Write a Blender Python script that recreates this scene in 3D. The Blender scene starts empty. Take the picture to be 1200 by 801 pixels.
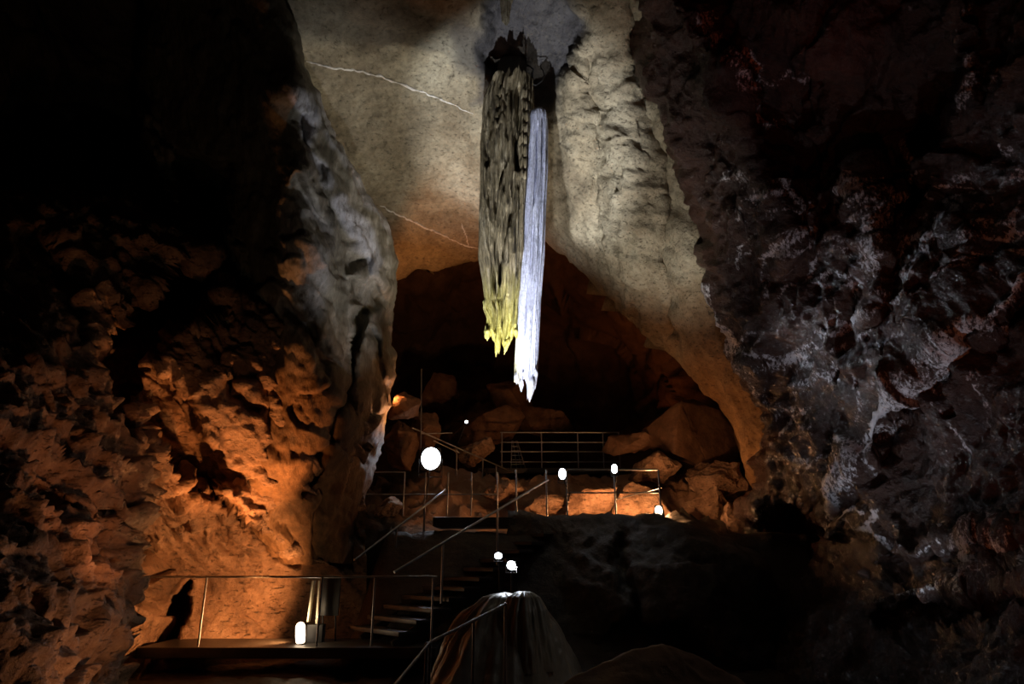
import bpy, bmesh, math, random
import numpy as np
from mathutils import Vector, Matrix

C = bpy.context.scene.collection
# ------------------------------------------------------------------ camera, world, exposure
PITCH = math.radians(17.7)
FPX = 800.0
CAM = np.array([0.0, 0.0, 1.6])
cam = bpy.data.cameras.new('camera')
cam.sensor_width = 36.0
cam.lens = 36.0 * FPX / 1200.0
cam.clip_end = 200
cam_o = bpy.data.objects.new('camera', cam)
C.objects.link(cam_o)
cam_o.location = CAM
cam_o.rotation_euler = (math.pi / 2 + PITCH, 0, 0)
bpy.context.scene.camera = cam_o

w = bpy.data.worlds.new('cave_dark')
bpy.context.scene.world = w
w.use_nodes = True
w.node_tree.nodes['Background'].inputs[0].default_value = (1.0, 0.55, 0.35, 1)
w.node_tree.nodes['Background'].inputs[1].default_value = 0.0012
vs = bpy.context.scene.view_settings
vs.view_transform = 'Standard'
vs.look = 'None'
vs.gamma = 1.0
vs.exposure = 0.0
vs.use_curve_mapping = False

cp, sp = math.cos(PITCH), math.sin(PITCH)


def at(px, py, Y):
    """the point of the place seen at this spot of the photo, Y metres into the cave"""
    a = (np.asarray(px, float) - 600.0) / FPX
    b = (400.5 - np.asarray(py, float)) / FPX
    dy = cp - sp * b
    dz = sp + cp * b
    t = np.asarray(Y, float) / dy
    return np.stack([a * t, dy * t, dz * t + CAM[2]], axis=-1)


def V(px, py, Y):
    return Vector(at(px, py, Y).tolist())


COOL = (0.80, 0.88, 1.0)
WARM = (1.0, 0.36, 0.10)
NEUT = (1.0, 0.93, 0.80)


def spot(name, loc, target, power, color, deg=60, blend=0.6, size=0.12):
    l = bpy.data.lights.new(name, 'SPOT')
    l.energy = power
    l.color = color
    l.spot_size = math.radians(deg)
    l.spot_blend = blend
    l.shadow_soft_size = size
    o = bpy.data.objects.new(name, l)
    C.objects.link(o)
    o.location = loc
    d = Vector(target) - Vector(loc)
    o.rotation_euler = d.to_track_quat('-Z', 'Y').to_euler()
    return o


def point(name, loc, power, color, size=0.1):
    l = bpy.data.lights.new(name, 'POINT')
    l.energy = power
    l.color = color
    l.shadow_soft_size = size
    o = bpy.data.objects.new(name, l)
    C.objects.link(o)
    o.location = loc
    return o


# ---- the cave's floodlights, mostly without fixtures, plus unseen fills added for dim rock
spot('upward_flood', V(690, 560, 14.0), V(500, 140, 13.4), 1250, (1.0, 0.95, 0.80), 62, 1.0, 0.10)
spot('stalactite_flood', (-0.75, 8.7, 0.4), V(608, 250, 12.4), 5200, (0.90, 0.94, 1.0), 31, 0.5, 0.08)
spot('tip_flood', V(603, 672, 10.1), V(604, 415, 12.4), 2200, (0.95, 0.97, 1.0), 34, 0.9, 0.08)
spot('flank_flood', (-0.55, 10.9, 0.9), V(760, 190, 13.0), 1650, (1.0, 0.97, 0.88), 44, 0.9, 0.08)
spot('ridge_flood', V(585, 640, 11.0), V(395, 235, 12.0), 800, (0.94, 0.95, 1.0), 36, 1.0, 0.06)
spot('right_wall_flood', V(1000, 830, 8.6), V(1000, 380, 10.0), 260, (0.80, 0.88, 1.0), 70, 0.9, 0.05)
spot('right_ledge_flood', V(760, 420, 12.2), V(1000, 400, 9.8), 240, (0.80, 0.88, 1.0), 60, 0.9, 0.04)
spot('right_red_flood', V(1180, 880, 4.4), V(1170, 350, 6.6), 130, (1.0, 0.24, 0.08), 95, 0.9, 0.2)
spot('mound_flood', V(800, 600, 8.2), V(650, 760, 9.2), 6, (1.0, 0.95, 0.88), 60, 0.9, 0.10)
spot('high_red_flood', V(980, 130, 7.2), V(890, -10, 9.3), 22, (1.0, 0.10, 0.03), 80, 0.9, 0.2)
spot('left_warm_flood', V(300, 700, 11.2), V(275, 500, 11.4), 520, WARM, 76, 0.8, 0.10)
spot('left_wall_flood', V(190, 690, 7.4), V(80, 480, 8.6), 48, (1.0, 0.38, 0.15), 95, 0.9, 0.10)
spot('buttress_fill', V(230, 860, 6.8), V(60, 660, 7.2), 50, (1.0, 0.47, 0.22), 100, 0.9, 0.08)  # unseen fill added to warm the buttress, no fixture
spot('left_dim_fill', V(330, 870, 6.0), V(265, 120, 11.0), 60, (1.0, 0.85, 0.6), 50, 1.0, 0.15)  # unseen weak fill added for the block's dark face
spot('arch_warm_flood', V(450, 480, 16.0), V(500, 275, 17.4), 800, WARM, 90, 1.0, 0.10)
spot('block_edge_flood', V(490, 500, 15.2), V(455, 440, 13.6), 110, WARM, 100, 0.9, 0.10)
spot('back_warm_flood', V(770, 545, 21.0), V(740, 370, 22.0), 170, (1.0, 0.26, 0.06), 100, 1.0, 0.15)

# ------------------------------------------------------------------ noise (numpy)


def _h(ix, iy, iz, s):
    n = (ix.astype(np.int64) * 374761393 + iy.astype(np.int64) * 668265263 + iz.astype(np.int64) * 2147483647 + s * 1274126177) & 0xFFFFFFFF
    n = ((n ^ (n >> 13)) * 1274126177) & 0xFFFFFFFF
    n = ((n ^ (n >> 16)) * 2246822519) & 0xFFFFFFFF
    n = n ^ (n >> 15)
    return (n & 0xFFFFFF) / float(0xFFFFFF)


def vnoise(p, s=0):
    i = np.floor(p).astype(np.int64)
    f = p - i
    f = f * f * f * (f * (f * 6 - 15) + 10)
    out = 0
    for dx in (0, 1):
        wx = f[:, 0] if dx else 1 - f[:, 0]
        for dy in (0, 1):
            wy = f[:, 1] if dy else 1 - f[:, 1]
            for dz in (0, 1):
                wz = f[:, 2] if dz else 1 - f[:, 2]
                out = out + wx * wy * wz * _h(i[:, 0] + dx, i[:, 1] + dy, i[:, 2] + dz, s)
    return out * 2 - 1


ROT = np.array([[0.00, 0.80, 0.60], [-0.80, 0.36, -0.48], [-0.60, -0.48, 0.64]])


def fbm(p, octv=4, s=0, gain=0.5, ridge=False):
    a, out, q = 1.0, 0, p.copy()
    for k in range(octv):
        n = vnoise(q, s + k * 17)
        if ridge:
            n = 1 - 2 * np.abs(n)
        out = out + a * n
        a *= gain
        q = q @ ROT.T * 2.03 + 3.1
    return out


def worley(p, s=0):
    i = np.floor(p).astype(np.int64)
    n = len(p)
    f1 = np.full(n, 9.0)
    f2 = np.full(n, 9.0)
    cid = np.zeros((n, 3), np.int64)
    dv = np.zeros((n, 3))
    for dx in (-1, 0, 1):
        for dy in (-1, 0, 1):
            for dz in (-1, 0, 1):
                c = i + np.array([dx, dy, dz])
                o = np.stack([_h(c[:, 0], c[:, 1], c[:, 2], s + k) for k in range(3)], 1)
                v = p - (c + o)
                d = np.sqrt((v * v).sum(1))
                m = d < f1
                f2 = np.where(m, f1, np.minimum(f2, d))
                f1 = np.where(m, d, f1)
                cid[m] = c[m]
                dv[m] = v[m]
    return f1, f2, cid, dv


def facet(p, s=0):
    f1, f2, c, dv = worley(p, s)
    r = np.stack([_h(c[:, 0], c[:, 1], c[:, 2], s + 50 + k) * 2 - 1 for k in range(3)], 1)
    base = _h(c[:, 0], c[:, 1], c[:, 2], s + 60) - 0.5
    crack = np.clip((f2 - f1) / 0.12, 0, 1)
    return (r * dv).sum(1) + base * 0.6 - 0.35 * (1 - crack)


def layer(P, L):
    typ, freq, amp = L[0], np.array(L[1], float) * np.ones(3), L[2]
    octv = L[3] if len(L) > 3 else 3
    s = L[4] if len(L) > 4 else 0
    if typ == 'strata':
        nrm = np.array(L[1], float)
        u = P @ nrm + 0.9 * fbm(P * 0.55, 3, s + 1) + 0.25 * fbm(P * 2.2, 2, s + 2)
        fr = u - np.floor(u)
        hh = _h(np.floor(u).astype(np.int64), np.floor(u * 0).astype(np.int64), np.floor(u * 0).astype(np.int64), s)
        saw = np.where(fr < 0.82, fr / 0.82, (1 - fr) / 0.18)
        return amp * (saw - 0.5) * (0.3 + 1.2 * hh) * (0.6 + 0.8 * sm(vnoise(P * 0.8, s + 4) + 0.5))
    q = P * freq
    if typ != 'fbm' or len(L) > 5:
        wv = np.stack([vnoise(P * 0.9 + k * 9.1, 91 + k) for k in range(3)], 1)
        q = q + wv * 0.35
    if typ == 'fbm':
        return amp * fbm(q, octv, s)
    if typ == 'ridge':
        return amp * fbm(q, octv, s, 0.5, True)
    if typ == 'facet':
        return amp * facet(q, s)
    if typ == 'cell':
        f1, f2, c, dv = worley(q, s)
        return amp * (np.clip(1 - f1, 0, 1) ** 1.0 * 2 - 1)
    if typ == 'scallop':
        f1, f2, c, dv = worley(q, s)
        return amp * (f1 * f1 * 2 - 0.6)


# ------------------------------------------------------------------ helpers
def interp(pts, x):
    pts = np.array(pts, float)
    return np.interp(x, pts[:, 0], pts[:, 1])


def rbf(ctrl, c=30.0):
    c_ = np.array(ctrl, float)
    X, Yv = c_[:, :2], c_[:, 2]
    d = np.sqrt(((X[:, None] - X[None]) ** 2).sum(2) + c * c)
    n = len(X)
    A = np.zeros((n + 3, n + 3))
    A[:n, :n] = d
    A[:n, n] = 1
    A[:n, n + 1:] = X / 100
    A[n, :n] = 1
    A[n + 1:, :n] = X.T / 100
    b = np.zeros(n + 3)
    b[:n] = Yv
    wv = np.linalg.solve(A, b)

    def f(px, py):
        sh = px.shape
        px, py = px.ravel(), py.ravel()
        o = wv[n] + wv[n + 1] * px / 100 + wv[n + 2] * py / 100
        for k in range(n):
            o = o + wv[k] * np.sqrt((px - X[k, 0]) ** 2 + (py - X[k, 1]) ** 2 + c * c)
        return o.reshape(sh)
    return f


def inpoly(px, py, poly):
    inside = np.zeros(px.shape, bool)
    n = len(poly)
    for i in range(n):
        x0, y0 = poly[i]
        x1, y1 = poly[(i + 1) % n]
        if y0 == y1:
            continue
        c = ((y0 > py) != (y1 > py)) & (px < (x1 - x0) * (py - y0) / (y1 - y0) + x0)
        inside ^= c
    return inside


def linedist(px, py, poly, closed=False):
    d = np.full(px.shape, 1e9)
    n = len(poly)
    for i in range(n if closed else n - 1):
        x0, y0 = poly[i]
        x1, y1 = poly[(i + 1) % n]
        vx, vy = x1 - x0, y1 - y0
        t = np.clip(((px - x0) * vx + (py - y0) * vy) / (vx * vx + vy * vy), 0, 1)
        d = np.minimum(d, np.hypot(px - x0 - t * vx, py - y0 - t * vy))
    return d


def sm(t):
    t = np.clip(t, 0, 1)
    return t * t * (3 - 2 * t)


def warp(px, py, a=8.0, f=0.03, s=5):
    q = np.stack([px.ravel() * f, py.ravel() * f, np.zeros(px.size)], 1)
    return (px + a * fbm(q, 3, s).reshape(px.shape), py + a * fbm(q, 3, s + 7).reshape(px.shape))


def obj(name, mesh, mat=None, parent=None, smooth=False):
    o = bpy.data.objects.new(name, mesh)
    C.objects.link(o)
    if mat and not mesh.materials:
        mesh.materials.append(mat)
    if parent:
        o.parent = parent
    if smooth:
        mesh.polygons.foreach_set('use_smooth', [True] * len(mesh.polygons))
    return o


def grid_mesh(name, P, wrapu=False, attrs=None, flip=False):
    nv, nu = P.shape[:2]
    me = bpy.data.meshes.new(name)
    idx = np.arange(nv * nu).reshape(nv, nu)
    if wrapu:
        idx = np.concatenate([idx, idx[:, :1]], 1)
    a, b, c, d = idx[:-1, :-1], idx[:-1, 1:], idx[1:, 1:], idx[1:, :-1]
    q = np.stack([a, b, c, d] if flip else [a, d, c, b], -1).reshape(-1, 4)
    me.vertices.add(nv * nu)
    me.vertices.foreach_set('co', P.reshape(-1).astype(np.float32))
    me.loops.add(q.size)
    me.loops.foreach_set('vertex_index', q.ravel().astype(np.int32))
    me.polygons.add(len(q))
    me.polygons.foreach_set('loop_start', (np.arange(len(q)) * 4).astype(np.int32))
    me.polygons.foreach_set('loop_total', np.full(len(q), 4, np.int32))
    me.update(calc_edges=True)
    me.polygons.foreach_set('use_smooth', np.ones(len(q), bool))
    for k, v in (attrs or {}).items():
        at_ = me.attributes.new(k, 'FLOAT', 'POINT')
        at_.data.foreach_set('value', v.reshape(-1).astype(np.float32))
    return me


def sheet(name, v0, v1, lo, hi, ctrl, mat, disp=(), axis='rows', step=2.6, wraps=None, dents=(), rnd=(), painted_light=(), c=30.0, edge=None, post=None, disp2=(), post2=None, pale=()):
    """A rock mass: its near face carries depths ctrl, its free edges round off and run back by wraps (metres)."""
    wraps = wraps or {}
    nv = int((v1 - v0) / step)
    vv = np.linspace(v0, v1, nv)
    L = interp(lo, vv)
    H = interp(hi, vv)
    nu = int(np.max(H - L) / step)
    uu = np.linspace(0, 1, nu)
    U, Vv = np.meshgrid(uu, vv)
    A = L[:, None] + U * (H - L)[:, None]
    if edge:                       # ragged silhouette
        e = edge
        jl = e * fbm(np.stack([vv * 0.035, vv * 0, vv * 0 + 3.3], 1), 4, 31)
        jh = e * fbm(np.stack([vv * 0.035, vv * 0, vv * 0 + 8.3], 1), 4, 37)
        A = A + (1 - U) * jl[:, None] + U * jh[:, None]
    PX, PY = (A, Vv) if axis == 'rows' else (Vv, A)
    Y = rbf(ctrl, c)(PX, PY)
    for side, radpx, dep in rnd:   # rounding towards an edge
        dist = {'lo': (A - A[:, :1]), 'hi': (A[:, -1:] - A), 'v0': (Vv - v0), 'v1': (v1 - Vv)}[side]
        t = np.clip(dist / radpx, 0, 1)
        Y = Y + dep * (1 - np.sqrt(np.clip(1 - (1 - t) ** 2, 0, 1)))
    WX, WY = warp(PX, PY)
    for d in dents:
        kind, geo, wid, dep = d[:4]
        if kind == 'line':
            dd = linedist(WX, WY, geo)
            Y = Y + dep * sm(1 - dd / wid)
        elif kind == 'poly':
            ins = inpoly(WX, WY, geo)
            dd = linedist(WX, WY, geo, True)
            sd = np.where(ins, dd, -dd)
            Y = Y + dep * sm(sd / wid + 0.5)
        elif kind == 'blob':
            x, y, sx, sy, rot = geo
            ca, sa = math.cos(math.radians(rot)), math.sin(math.radians(rot))
            ax = (WX - x) * ca + (WY - y) * sa
            ay = -(WX - x) * sa + (WY - y) * ca
            Y = Y + dep * np.exp(-(ax / sx) ** 2 - (ay / sy) ** 2)
    P = at(PX, PY, Y)
    st = np.zeros(PX.shape)
    pl_ = np.zeros(PX.shape)
    for geo, wid, val in pale:
        pl_ = np.maximum(pl_, val * sm(1.5 - linedist(WX, WY, geo) / wid))
    for k, geo, wid, val in painted_light:
        if k == 'poly':
            ins = inpoly(WX, WY, geo)
            dd = linedist(WX, WY, geo, True)
            st = np.maximum(st, val * sm(np.where(ins, dd, -dd) / wid + 0.5))
        else:
            st = np.maximum(st, val * sm(1.5 - linedist(WX, WY, geo) / wid))
    Nn = np.cross(np.gradient(P, axis=1), np.gradient(P, axis=0))
    Nn /= np.linalg.norm(Nn, axis=2, keepdims=True) + 1e-12
    if (Nn * (CAM - P)).sum() < 0:
        Nn = -Nn
    # soften normals
    for _ in range(3):
        Nn[1:-1, 1:-1] = (Nn[1:-1, 1:-1] + Nn[:-2, 1:-1] + Nn[2:, 1:-1] + Nn[1:-1, :-2] + Nn[1:-1, 2:]) / 5
    Nn /= np.linalg.norm(Nn, axis=2, keepdims=True) + 1e-12
    Q = P.reshape(-1, 3)
    dis = np.zeros(len(Q))
    for Ld in disp:
        dis += layer(Q, Ld)
    if post is not None:
        dis = dis * post(PX, PY).ravel()
    if disp2:
        d2 = np.zeros(len(Q))
        for Ld in disp2:
            d2 += layer(Q, Ld)
        dis = dis + d2 * post2(PX, PY).ravel()
    P = P + Nn * dis.reshape(PX.shape)[..., None]

    def ext(P, st, side, depth):
        n = 10
        e = {'lo': P[:, 0], 'hi': P[:, -1], 'v0': P[0], 'v1': P[-1]}[side]
        e2 = {'lo': P[:, 3], 'hi': P[:, -4], 'v0': P[3], 'v1': P[-4]}[side]
        s_ = {'lo': st[:, 0], 'hi': st[:, -1], 'v0': st[0], 'v1': st[-1]}[side]
        ray = e - CAM
        ray /= np.linalg.norm(ray, axis=1, keepdims=True)
        inn = e2 - e
        inn -= (inn * ray).sum(1, keepdims=True) * ray
        inn /= np.linalg.norm(inn, axis=1, keepdims=True) + 1e-9
        rows = []
        for k in range(1, n + 1):
            t = k / n
            rows.append(e + ray * depth * t + inn * depth * 0.25 * t * t)
        rows = np.stack(rows, 0)
        if side in ('lo', 'hi'):
            R_ = rows.transpose(1, 0, 2)
            S_ = np.repeat(s_[:, None], n, 1)
            if side == 'lo':
                return np.concatenate([R_[:, ::-1], P], 1), np.concatenate([S_, st], 1)
            return np.concatenate([P, R_], 1), np.concatenate([st, S_], 1)
        S_ = np.repeat(s_[None], n, 0)
        if side == 'v0':
            return np.concatenate([rows[::-1], P], 0), np.concatenate([S_, st], 0)
        return np.concatenate([P, rows], 0), np.concatenate([st, S_], 0)
    P0 = P
    for side, dpt in wraps.items():
        pl_ = ext(P, pl_, side, dpt)[1]
        P, st = ext(P, st, side, dpt)
    me = grid_mesh(name, P, attrs={'stain_and_light': st, 'pale': pl_})
    o = obj(name, me, mat)
    return o


def structure(o):
    o['kind'] = 'structure'
    return o


def tag(o, label, cat, group=None, kind=None):
    o['label'] = label
    o['category'] = cat
    if group:
        o['group'] = group
    if kind:
        o['kind'] = kind
    return o


def thing(name, loc, label, cat, group=None):
    o = bpy.data.objects.new(name, None)
    o.empty_display_size = 0.2
    C.objects.link(o)
    o.location = loc
    bpy.context.view_layer.update()
    return tag(o, label, cat, group)


def part(name, bm, mat, parent, label=None, smooth=True):
    """link a bmesh given in world coordinates as one child mesh"""
    me = bpy.data.meshes.new(name)
    bm.to_mesh(me)
    bm.free()
    root = parent
    off = Vector((0, 0, 0))
    while root is not None:
        off += root.location
        root = root.parent
    me.transform(Matrix.Translation(-off))
    o = obj(name, me, mat, parent)
    if smooth:
        me.polygons.foreach_set('use_smooth', [True] * len(me.polygons))
        me.set_sharp_from_angle(angle=math.radians(40))
    if label:
        o['label'] = label
    return o


def tube(pts, r, bm=None, seg=10, radii=None):
    bm = bm or bmesh.new()
    pts = [Vector(p) for p in pts]
    rings = []
    n = len(pts)
    up = None
    for i, p in enumerate(pts):
        d = (pts[min(i + 1, n - 1)] - pts[max(i - 1, 0)]).normalized()
        if up is None:
            up = d.orthogonal().normalized()
        else:
            up = (up - d * up.dot(d)).normalized()
        side = d.cross(up)
        rr = radii[i] if radii else r
        rings.append([bm.verts.new(p + (up * math.cos(2 * math.pi * k / seg) + side * math.sin(2 * math.pi * k / seg)) * rr) for k in range(seg)])
    for a, b in zip(rings[:-1], rings[1:]):
        for k in range(seg):
            bm.faces.new((a[k], a[(k + 1) % seg], b[(k + 1) % seg], b[k]))
    bm.faces.new(rings[0][::-1])
    bm.faces.new(rings[-1])
    return bm


def box(cx, cy, cz, sx, sy, sz, bm=None, bev=0.0, rz=0.0, mat=None):
    bm2 = bmesh.new()
    bmesh.ops.create_cube(bm2, size=1)
    bmesh.ops.scale(bm2, vec=(sx, sy, sz), verts=bm2.verts)
    if bev:
        bmesh.ops.bevel(bm2, geom=list(bm2.edges), offset=bev, segments=2, affect='EDGES', profile=0.6)
    M = Matrix.Translation((cx, cy, cz)) @ (mat if mat is not None else Matrix.Rotation(rz, 4, 'Z'))
    bm2.transform(M)
    if bm is None:
        return bm2
    me = bpy.data.meshes.new('tmp')
    bm2.to_mesh(me)
    bm2.free()
    bm.from_mesh(me)
    bpy.data.meshes.remove(me)
    return bm


# ------------------------------------------------------------------ materials
class N:
    def __init__(s, name):
        s.m = bpy.data.materials.new(name)
        s.m.use_nodes = True
        s.t = s.m.node_tree
        s.b = s.t.nodes['Principled BSDF']

    def new(s, typ, **kw):
        n = s.t.nodes.new(typ)
        for k, v in kw.items():
            setattr(n, k, v)
        return n

    def link(s, a, b):
        s.t.links.new(a, b)

    def tex(s, typ, scale, detail=6, rough=0.6, vec=None, stretch=None, **kw):
        if not hasattr(s, 'tc'):
            s.tc = s.new('ShaderNodeTexCoord')
        src = vec or s.tc.outputs['Object']
        if stretch:
            mp = s.new('ShaderNodeMapping')
            mp.inputs['Scale'].default_value = stretch[:3]
            if len(stretch) > 3:
                mp.inputs['Rotation'].default_value = stretch[3]
            s.link(src, mp.inputs['Vector'])
            src = mp.outputs['Vector']
        n = s.new(typ, **kw)
        s.link(src, n.inputs['Vector'])
        n.inputs['Scale'].default_value = scale
        if 'Detail' in n.inputs:
            n.inputs['Detail'].default_value = detail
            n.inputs['Roughness'].default_value = rough
        return n

    def ramp(s, fac, stops):
        r = s.new('ShaderNodeValToRGB')
        s.link(fac, r.inputs['Fac'])
        el = r.color_ramp.elements
        while len(el) < len(stops):
            el.new(0.5)
        for e, (p, c) in zip(el, stops):
            e.position = p
            e.color = (*c, 1) if len(c) == 3 else c
        return r.outputs['Color']

    def mix(s, fac, a, b, mode='MIX'):
        n = s.new('ShaderNodeMix', data_type='RGBA', blend_type=mode)
        for inp, v in ((n.inputs['Factor'], fac), (n.inputs['A'], a), (n.inputs['B'], b)):
            if hasattr(v, 'links'):
                s.link(v, inp)
            elif isinstance(v, tuple):
                inp.default_value = (*v, 1) if len(v) == 3 else v
            else:
                inp.default_value = v
        return n.outputs['Result']

    def math(s, op, a, b=0.0, clamp=False):
        n = s.new('ShaderNodeMath', operation=op, use_clamp=clamp)
        for inp, v in ((n.inputs[0], a), (n.inputs[1], b)):
            if hasattr(v, 'links'):
                s.link(v, inp)
            else:
                inp.default_value = v
        return n.outputs[0]


def g(v):
    return (v, v, v)


def rock_mat(name, dark, mid, light, scale=0.5, rough=0.75, rrange=0.2, bump=0.5, bdist=0.06, fine=9.0, spec=0.4, stain_and_light=(0.03, 0.03, 0.035),
             pits=0.0, glint_veins=None, stretch=None, speckle=False, low_tint=None):
    n = N(name)
    a = n.tex('ShaderNodeTexNoise', scale, 8, 0.65, stretch=stretch)
    col = n.ramp(a.outputs['Fac'], [(0.30, dark), (0.5, mid), (0.70, light)])
    f = n.tex('ShaderNodeTexNoise', fine, 8, 0.75, stretch=stretch)
    mot = n.ramp(f.outputs['Fac'], [(0.25, g(0.45)), (0.5, g(0.95)), (0.75, g(1.3))])
    col = n.mix(1.0, col, mot, 'MULTIPLY')
    h = n.math('MULTIPLY', f.outputs['Fac'], 0.5)
    b2 = n.tex('ShaderNodeTexNoise', fine * 3.1, 6, 0.7, stretch=stretch)
    h = n.math('ADD', h, n.math('MULTIPLY', b2.outputs['Fac'], 0.22))
    v = n.tex('ShaderNodeTexVoronoi', fine * 0.5, vec=None, stretch=stretch)
    h = n.math('ADD', h, n.math('MULTIPLY', v.outputs['Distance'], 0.4))
    if pits:
        pn = n.tex('ShaderNodeTexNoise', fine * 1.3, 5, 0.7, stretch=(1.0, 1.0, 2.6))
        pm = n.ramp(pn.outputs['Fac'], [(0.58, g(0)), (0.66, g(1))])
        col = n.mix(n.math('MULTIPLY', pm, pits), col, (0.035, 0.03, 0.022))
        h = n.math('SUBTRACT', h, n.math('MULTIPLY', pm, 0.25))
    if glint_veins:  # pale veins of wet glint, painted into the colour
        vc, vscale, th = glint_veins
        vn = n.tex('ShaderNodeTexNoise', vscale, 9, 0.72)
        big = n.tex('ShaderNodeTexNoise', vscale * 0.3, 3, 0.5)
        vm = n.math('MULTIPLY', n.ramp(vn.outputs['Fac'], [(th, g(0)), (th + 0.05, g(1))]), n.ramp(big.outputs['Fac'], [(0.42, g(0)), (0.56, g(1))]))
        col = n.mix(vm, col, vc)
        h = n.math('ADD', h, n.math('MULTIPLY', vm, 0.12))
    if low_tint:                       # colour shifts to orange lower down
        hi, lo, tint = low_tint
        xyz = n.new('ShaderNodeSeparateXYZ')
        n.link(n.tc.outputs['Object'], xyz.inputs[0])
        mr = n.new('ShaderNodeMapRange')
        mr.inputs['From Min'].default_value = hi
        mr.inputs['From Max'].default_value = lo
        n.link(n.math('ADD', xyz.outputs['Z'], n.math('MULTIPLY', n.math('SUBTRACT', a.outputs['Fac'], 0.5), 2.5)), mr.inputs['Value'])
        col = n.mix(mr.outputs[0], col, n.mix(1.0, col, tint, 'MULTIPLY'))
    at_ = n.new('ShaderNodeAttribute', attribute_name='stain_and_light')  # mask carries ochre, painted shade and painted glints
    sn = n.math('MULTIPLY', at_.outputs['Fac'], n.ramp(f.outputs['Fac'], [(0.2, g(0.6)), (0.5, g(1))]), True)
    if speckle:  # wet glints painted as pale specks along the mask
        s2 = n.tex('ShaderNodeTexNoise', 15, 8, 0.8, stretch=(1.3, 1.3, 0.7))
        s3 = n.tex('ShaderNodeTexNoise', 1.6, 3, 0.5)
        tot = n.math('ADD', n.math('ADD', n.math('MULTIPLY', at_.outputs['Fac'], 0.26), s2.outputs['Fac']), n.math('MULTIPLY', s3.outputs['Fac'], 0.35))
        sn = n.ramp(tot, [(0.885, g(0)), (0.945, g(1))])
    col = n.mix(sn, col, stain_and_light)
    pa = n.new('ShaderNodeAttribute', attribute_name='pale')
    col = n.mix(n.math('MULTIPLY', pa.outputs['Fac'], n.ramp(f.outputs['Fac'], [(0.36, g(0.25)), (0.52, g(1))]), True), col, (0.62, 0.62, 0.68))
    n.link(col, n.b.inputs['Base Color'])
    rr = n.math('ADD', n.math('MULTIPLY', b2.outputs['Fac'], rrange * 2), rough - rrange, True)
    n.link(rr, n.b.inputs['Roughness'])
    n.b.inputs['Specular IOR Level'].default_value = spec
    bp = n.new('ShaderNodeBump')
    bp.inputs['Strength'].default_value = bump
    bp.inputs['Distance'].default_value = bdist
    n.link(h, bp.inputs['Height'])
    n.link(bp.outputs['Normal'], n.b.inputs['Normal'])
    return n.m


M_CEIL = rock_mat('pale_limestone_vault', (0.15, 0.115, 0.07), (0.27, 0.225, 0.15), (0.42, 0.37, 0.265), 0.6, 0.8, bump=0.85, bdist=0.06, fine=8, pits=0.55, low_tint=(7.6, 5.2, (0.85, 0.55, 0.30)), stain_and_light=(0.05, 0.048, 0.055))
M_BACK = rock_mat('red_brown_cavern', (0.04, 0.02, 0.012), (0.08, 0.045, 0.025), (0.13, 0.08, 0.05), 0.3, 0.85, bump=0.6, bdist=0.1, fine=3.0)
M_BLOCK = rock_mat('grey_banded_limestone', (0.07, 0.06, 0.04), (0.19, 0.165, 0.12), (0.38, 0.35, 0.30), 1.0, 0.6, bump=0.9, bdist=0.06, fine=6.0, stretch=(1.6, 1.6, 0.5, (0, -0.5, 0)), low_tint=(5.9, 4.4, (1.0, 0.62, 0.38)), stain_and_light=(0.06, 0.055, 0.035))
M_LEFT = rock_mat('orange_rough_rock', (0.09, 0.05, 0.03), (0.27, 0.155, 0.09), (0.42, 0.27, 0.17), 1.3, 0.5, bump=1.0, bdist=0.08, fine=6.0, spec=0.5, pits=0.7)
M_ALC = rock_mat('smooth_ochre_rock', (0.26, 0.16, 0.09), (0.42, 0.28, 0.18), (0.52, 0.38, 0.26), 0.7, 0.7, bump=0.45, bdist=0.05, fine=3.0, pits=0.25)
M_RIGHT = rock_mat('wet_dark_rock', (0.014, 0.005, 0.0025), (0.034, 0.013, 0.007), (0.06, 0.026, 0.016), 0.7, 0.30, 0.10, bump=1.0, bdist=0.10, fine=6.0, spec=0.5, glint_veins=((0.26, 0.25, 0.26), 2.6, 0.64), stain_and_light=(0.52, 0.51, 0.54), speckle=True)
M_DARK = rock_mat('dark_cave_rock', (0.03, 0.025, 0.018), (0.06, 0.05, 0.04), (0.11, 0.095, 0.08), 0.7, 0.6, bump=0.9, bdist=0.07, fine=5.0, spec=0.4)
M_GROUND = rock_mat('dark_ground_rock', (0.02, 0.015, 0.01), (0.04, 0.03, 0.022), (0.07, 0.055, 0.045), 1.2, 0.6, bump=0.8, bdist=0.05, fine=6.0, stain_and_light=(0.36, 0.22, 0.14))
M_FLOW = rock_mat('flowstone', (0.14, 0.12, 0.09), (0.22, 0.20, 0.16), (0.30, 0.28, 0.24), 0.8, 0.4, bump=0.35, bdist=0.04, fine=6.0, spec=0.6, stretch=(1, 1, 0.35), stain_and_light=(0.16, 0.09, 0.045))
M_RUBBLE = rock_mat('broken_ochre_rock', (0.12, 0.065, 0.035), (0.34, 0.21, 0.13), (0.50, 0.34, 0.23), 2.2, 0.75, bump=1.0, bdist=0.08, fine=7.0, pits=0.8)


def metal(name, col, rough=0.35, met=1.0):
    n = N(name)
    t = n.tex('ShaderNodeTexNoise', 40, 4, 0.6)
    n.link(n.ramp(t.outputs['Fac'], [(0.3, tuple(c * 0.7 for c in col)), (0.7, col)]), n.b.inputs['Base Color'])
    n.b.inputs['Metallic'].default_value = met
    n.link(n.math('ADD', n.math('MULTIPLY', t.outputs['Fac'], 0.2), rough - 0.1, True), n.b.inputs['Roughness'])
    return n.m


def emit(name, col, st):
    n = N(name)
    n.b.inputs['Base Color'].default_value = (0.8, 0.8, 0.8, 1)
    n.b.inputs['Emission Color'].default_value = (*col, 1)
    n.b.inputs['Emission Strength'].default_value = st
    return n.m


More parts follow.
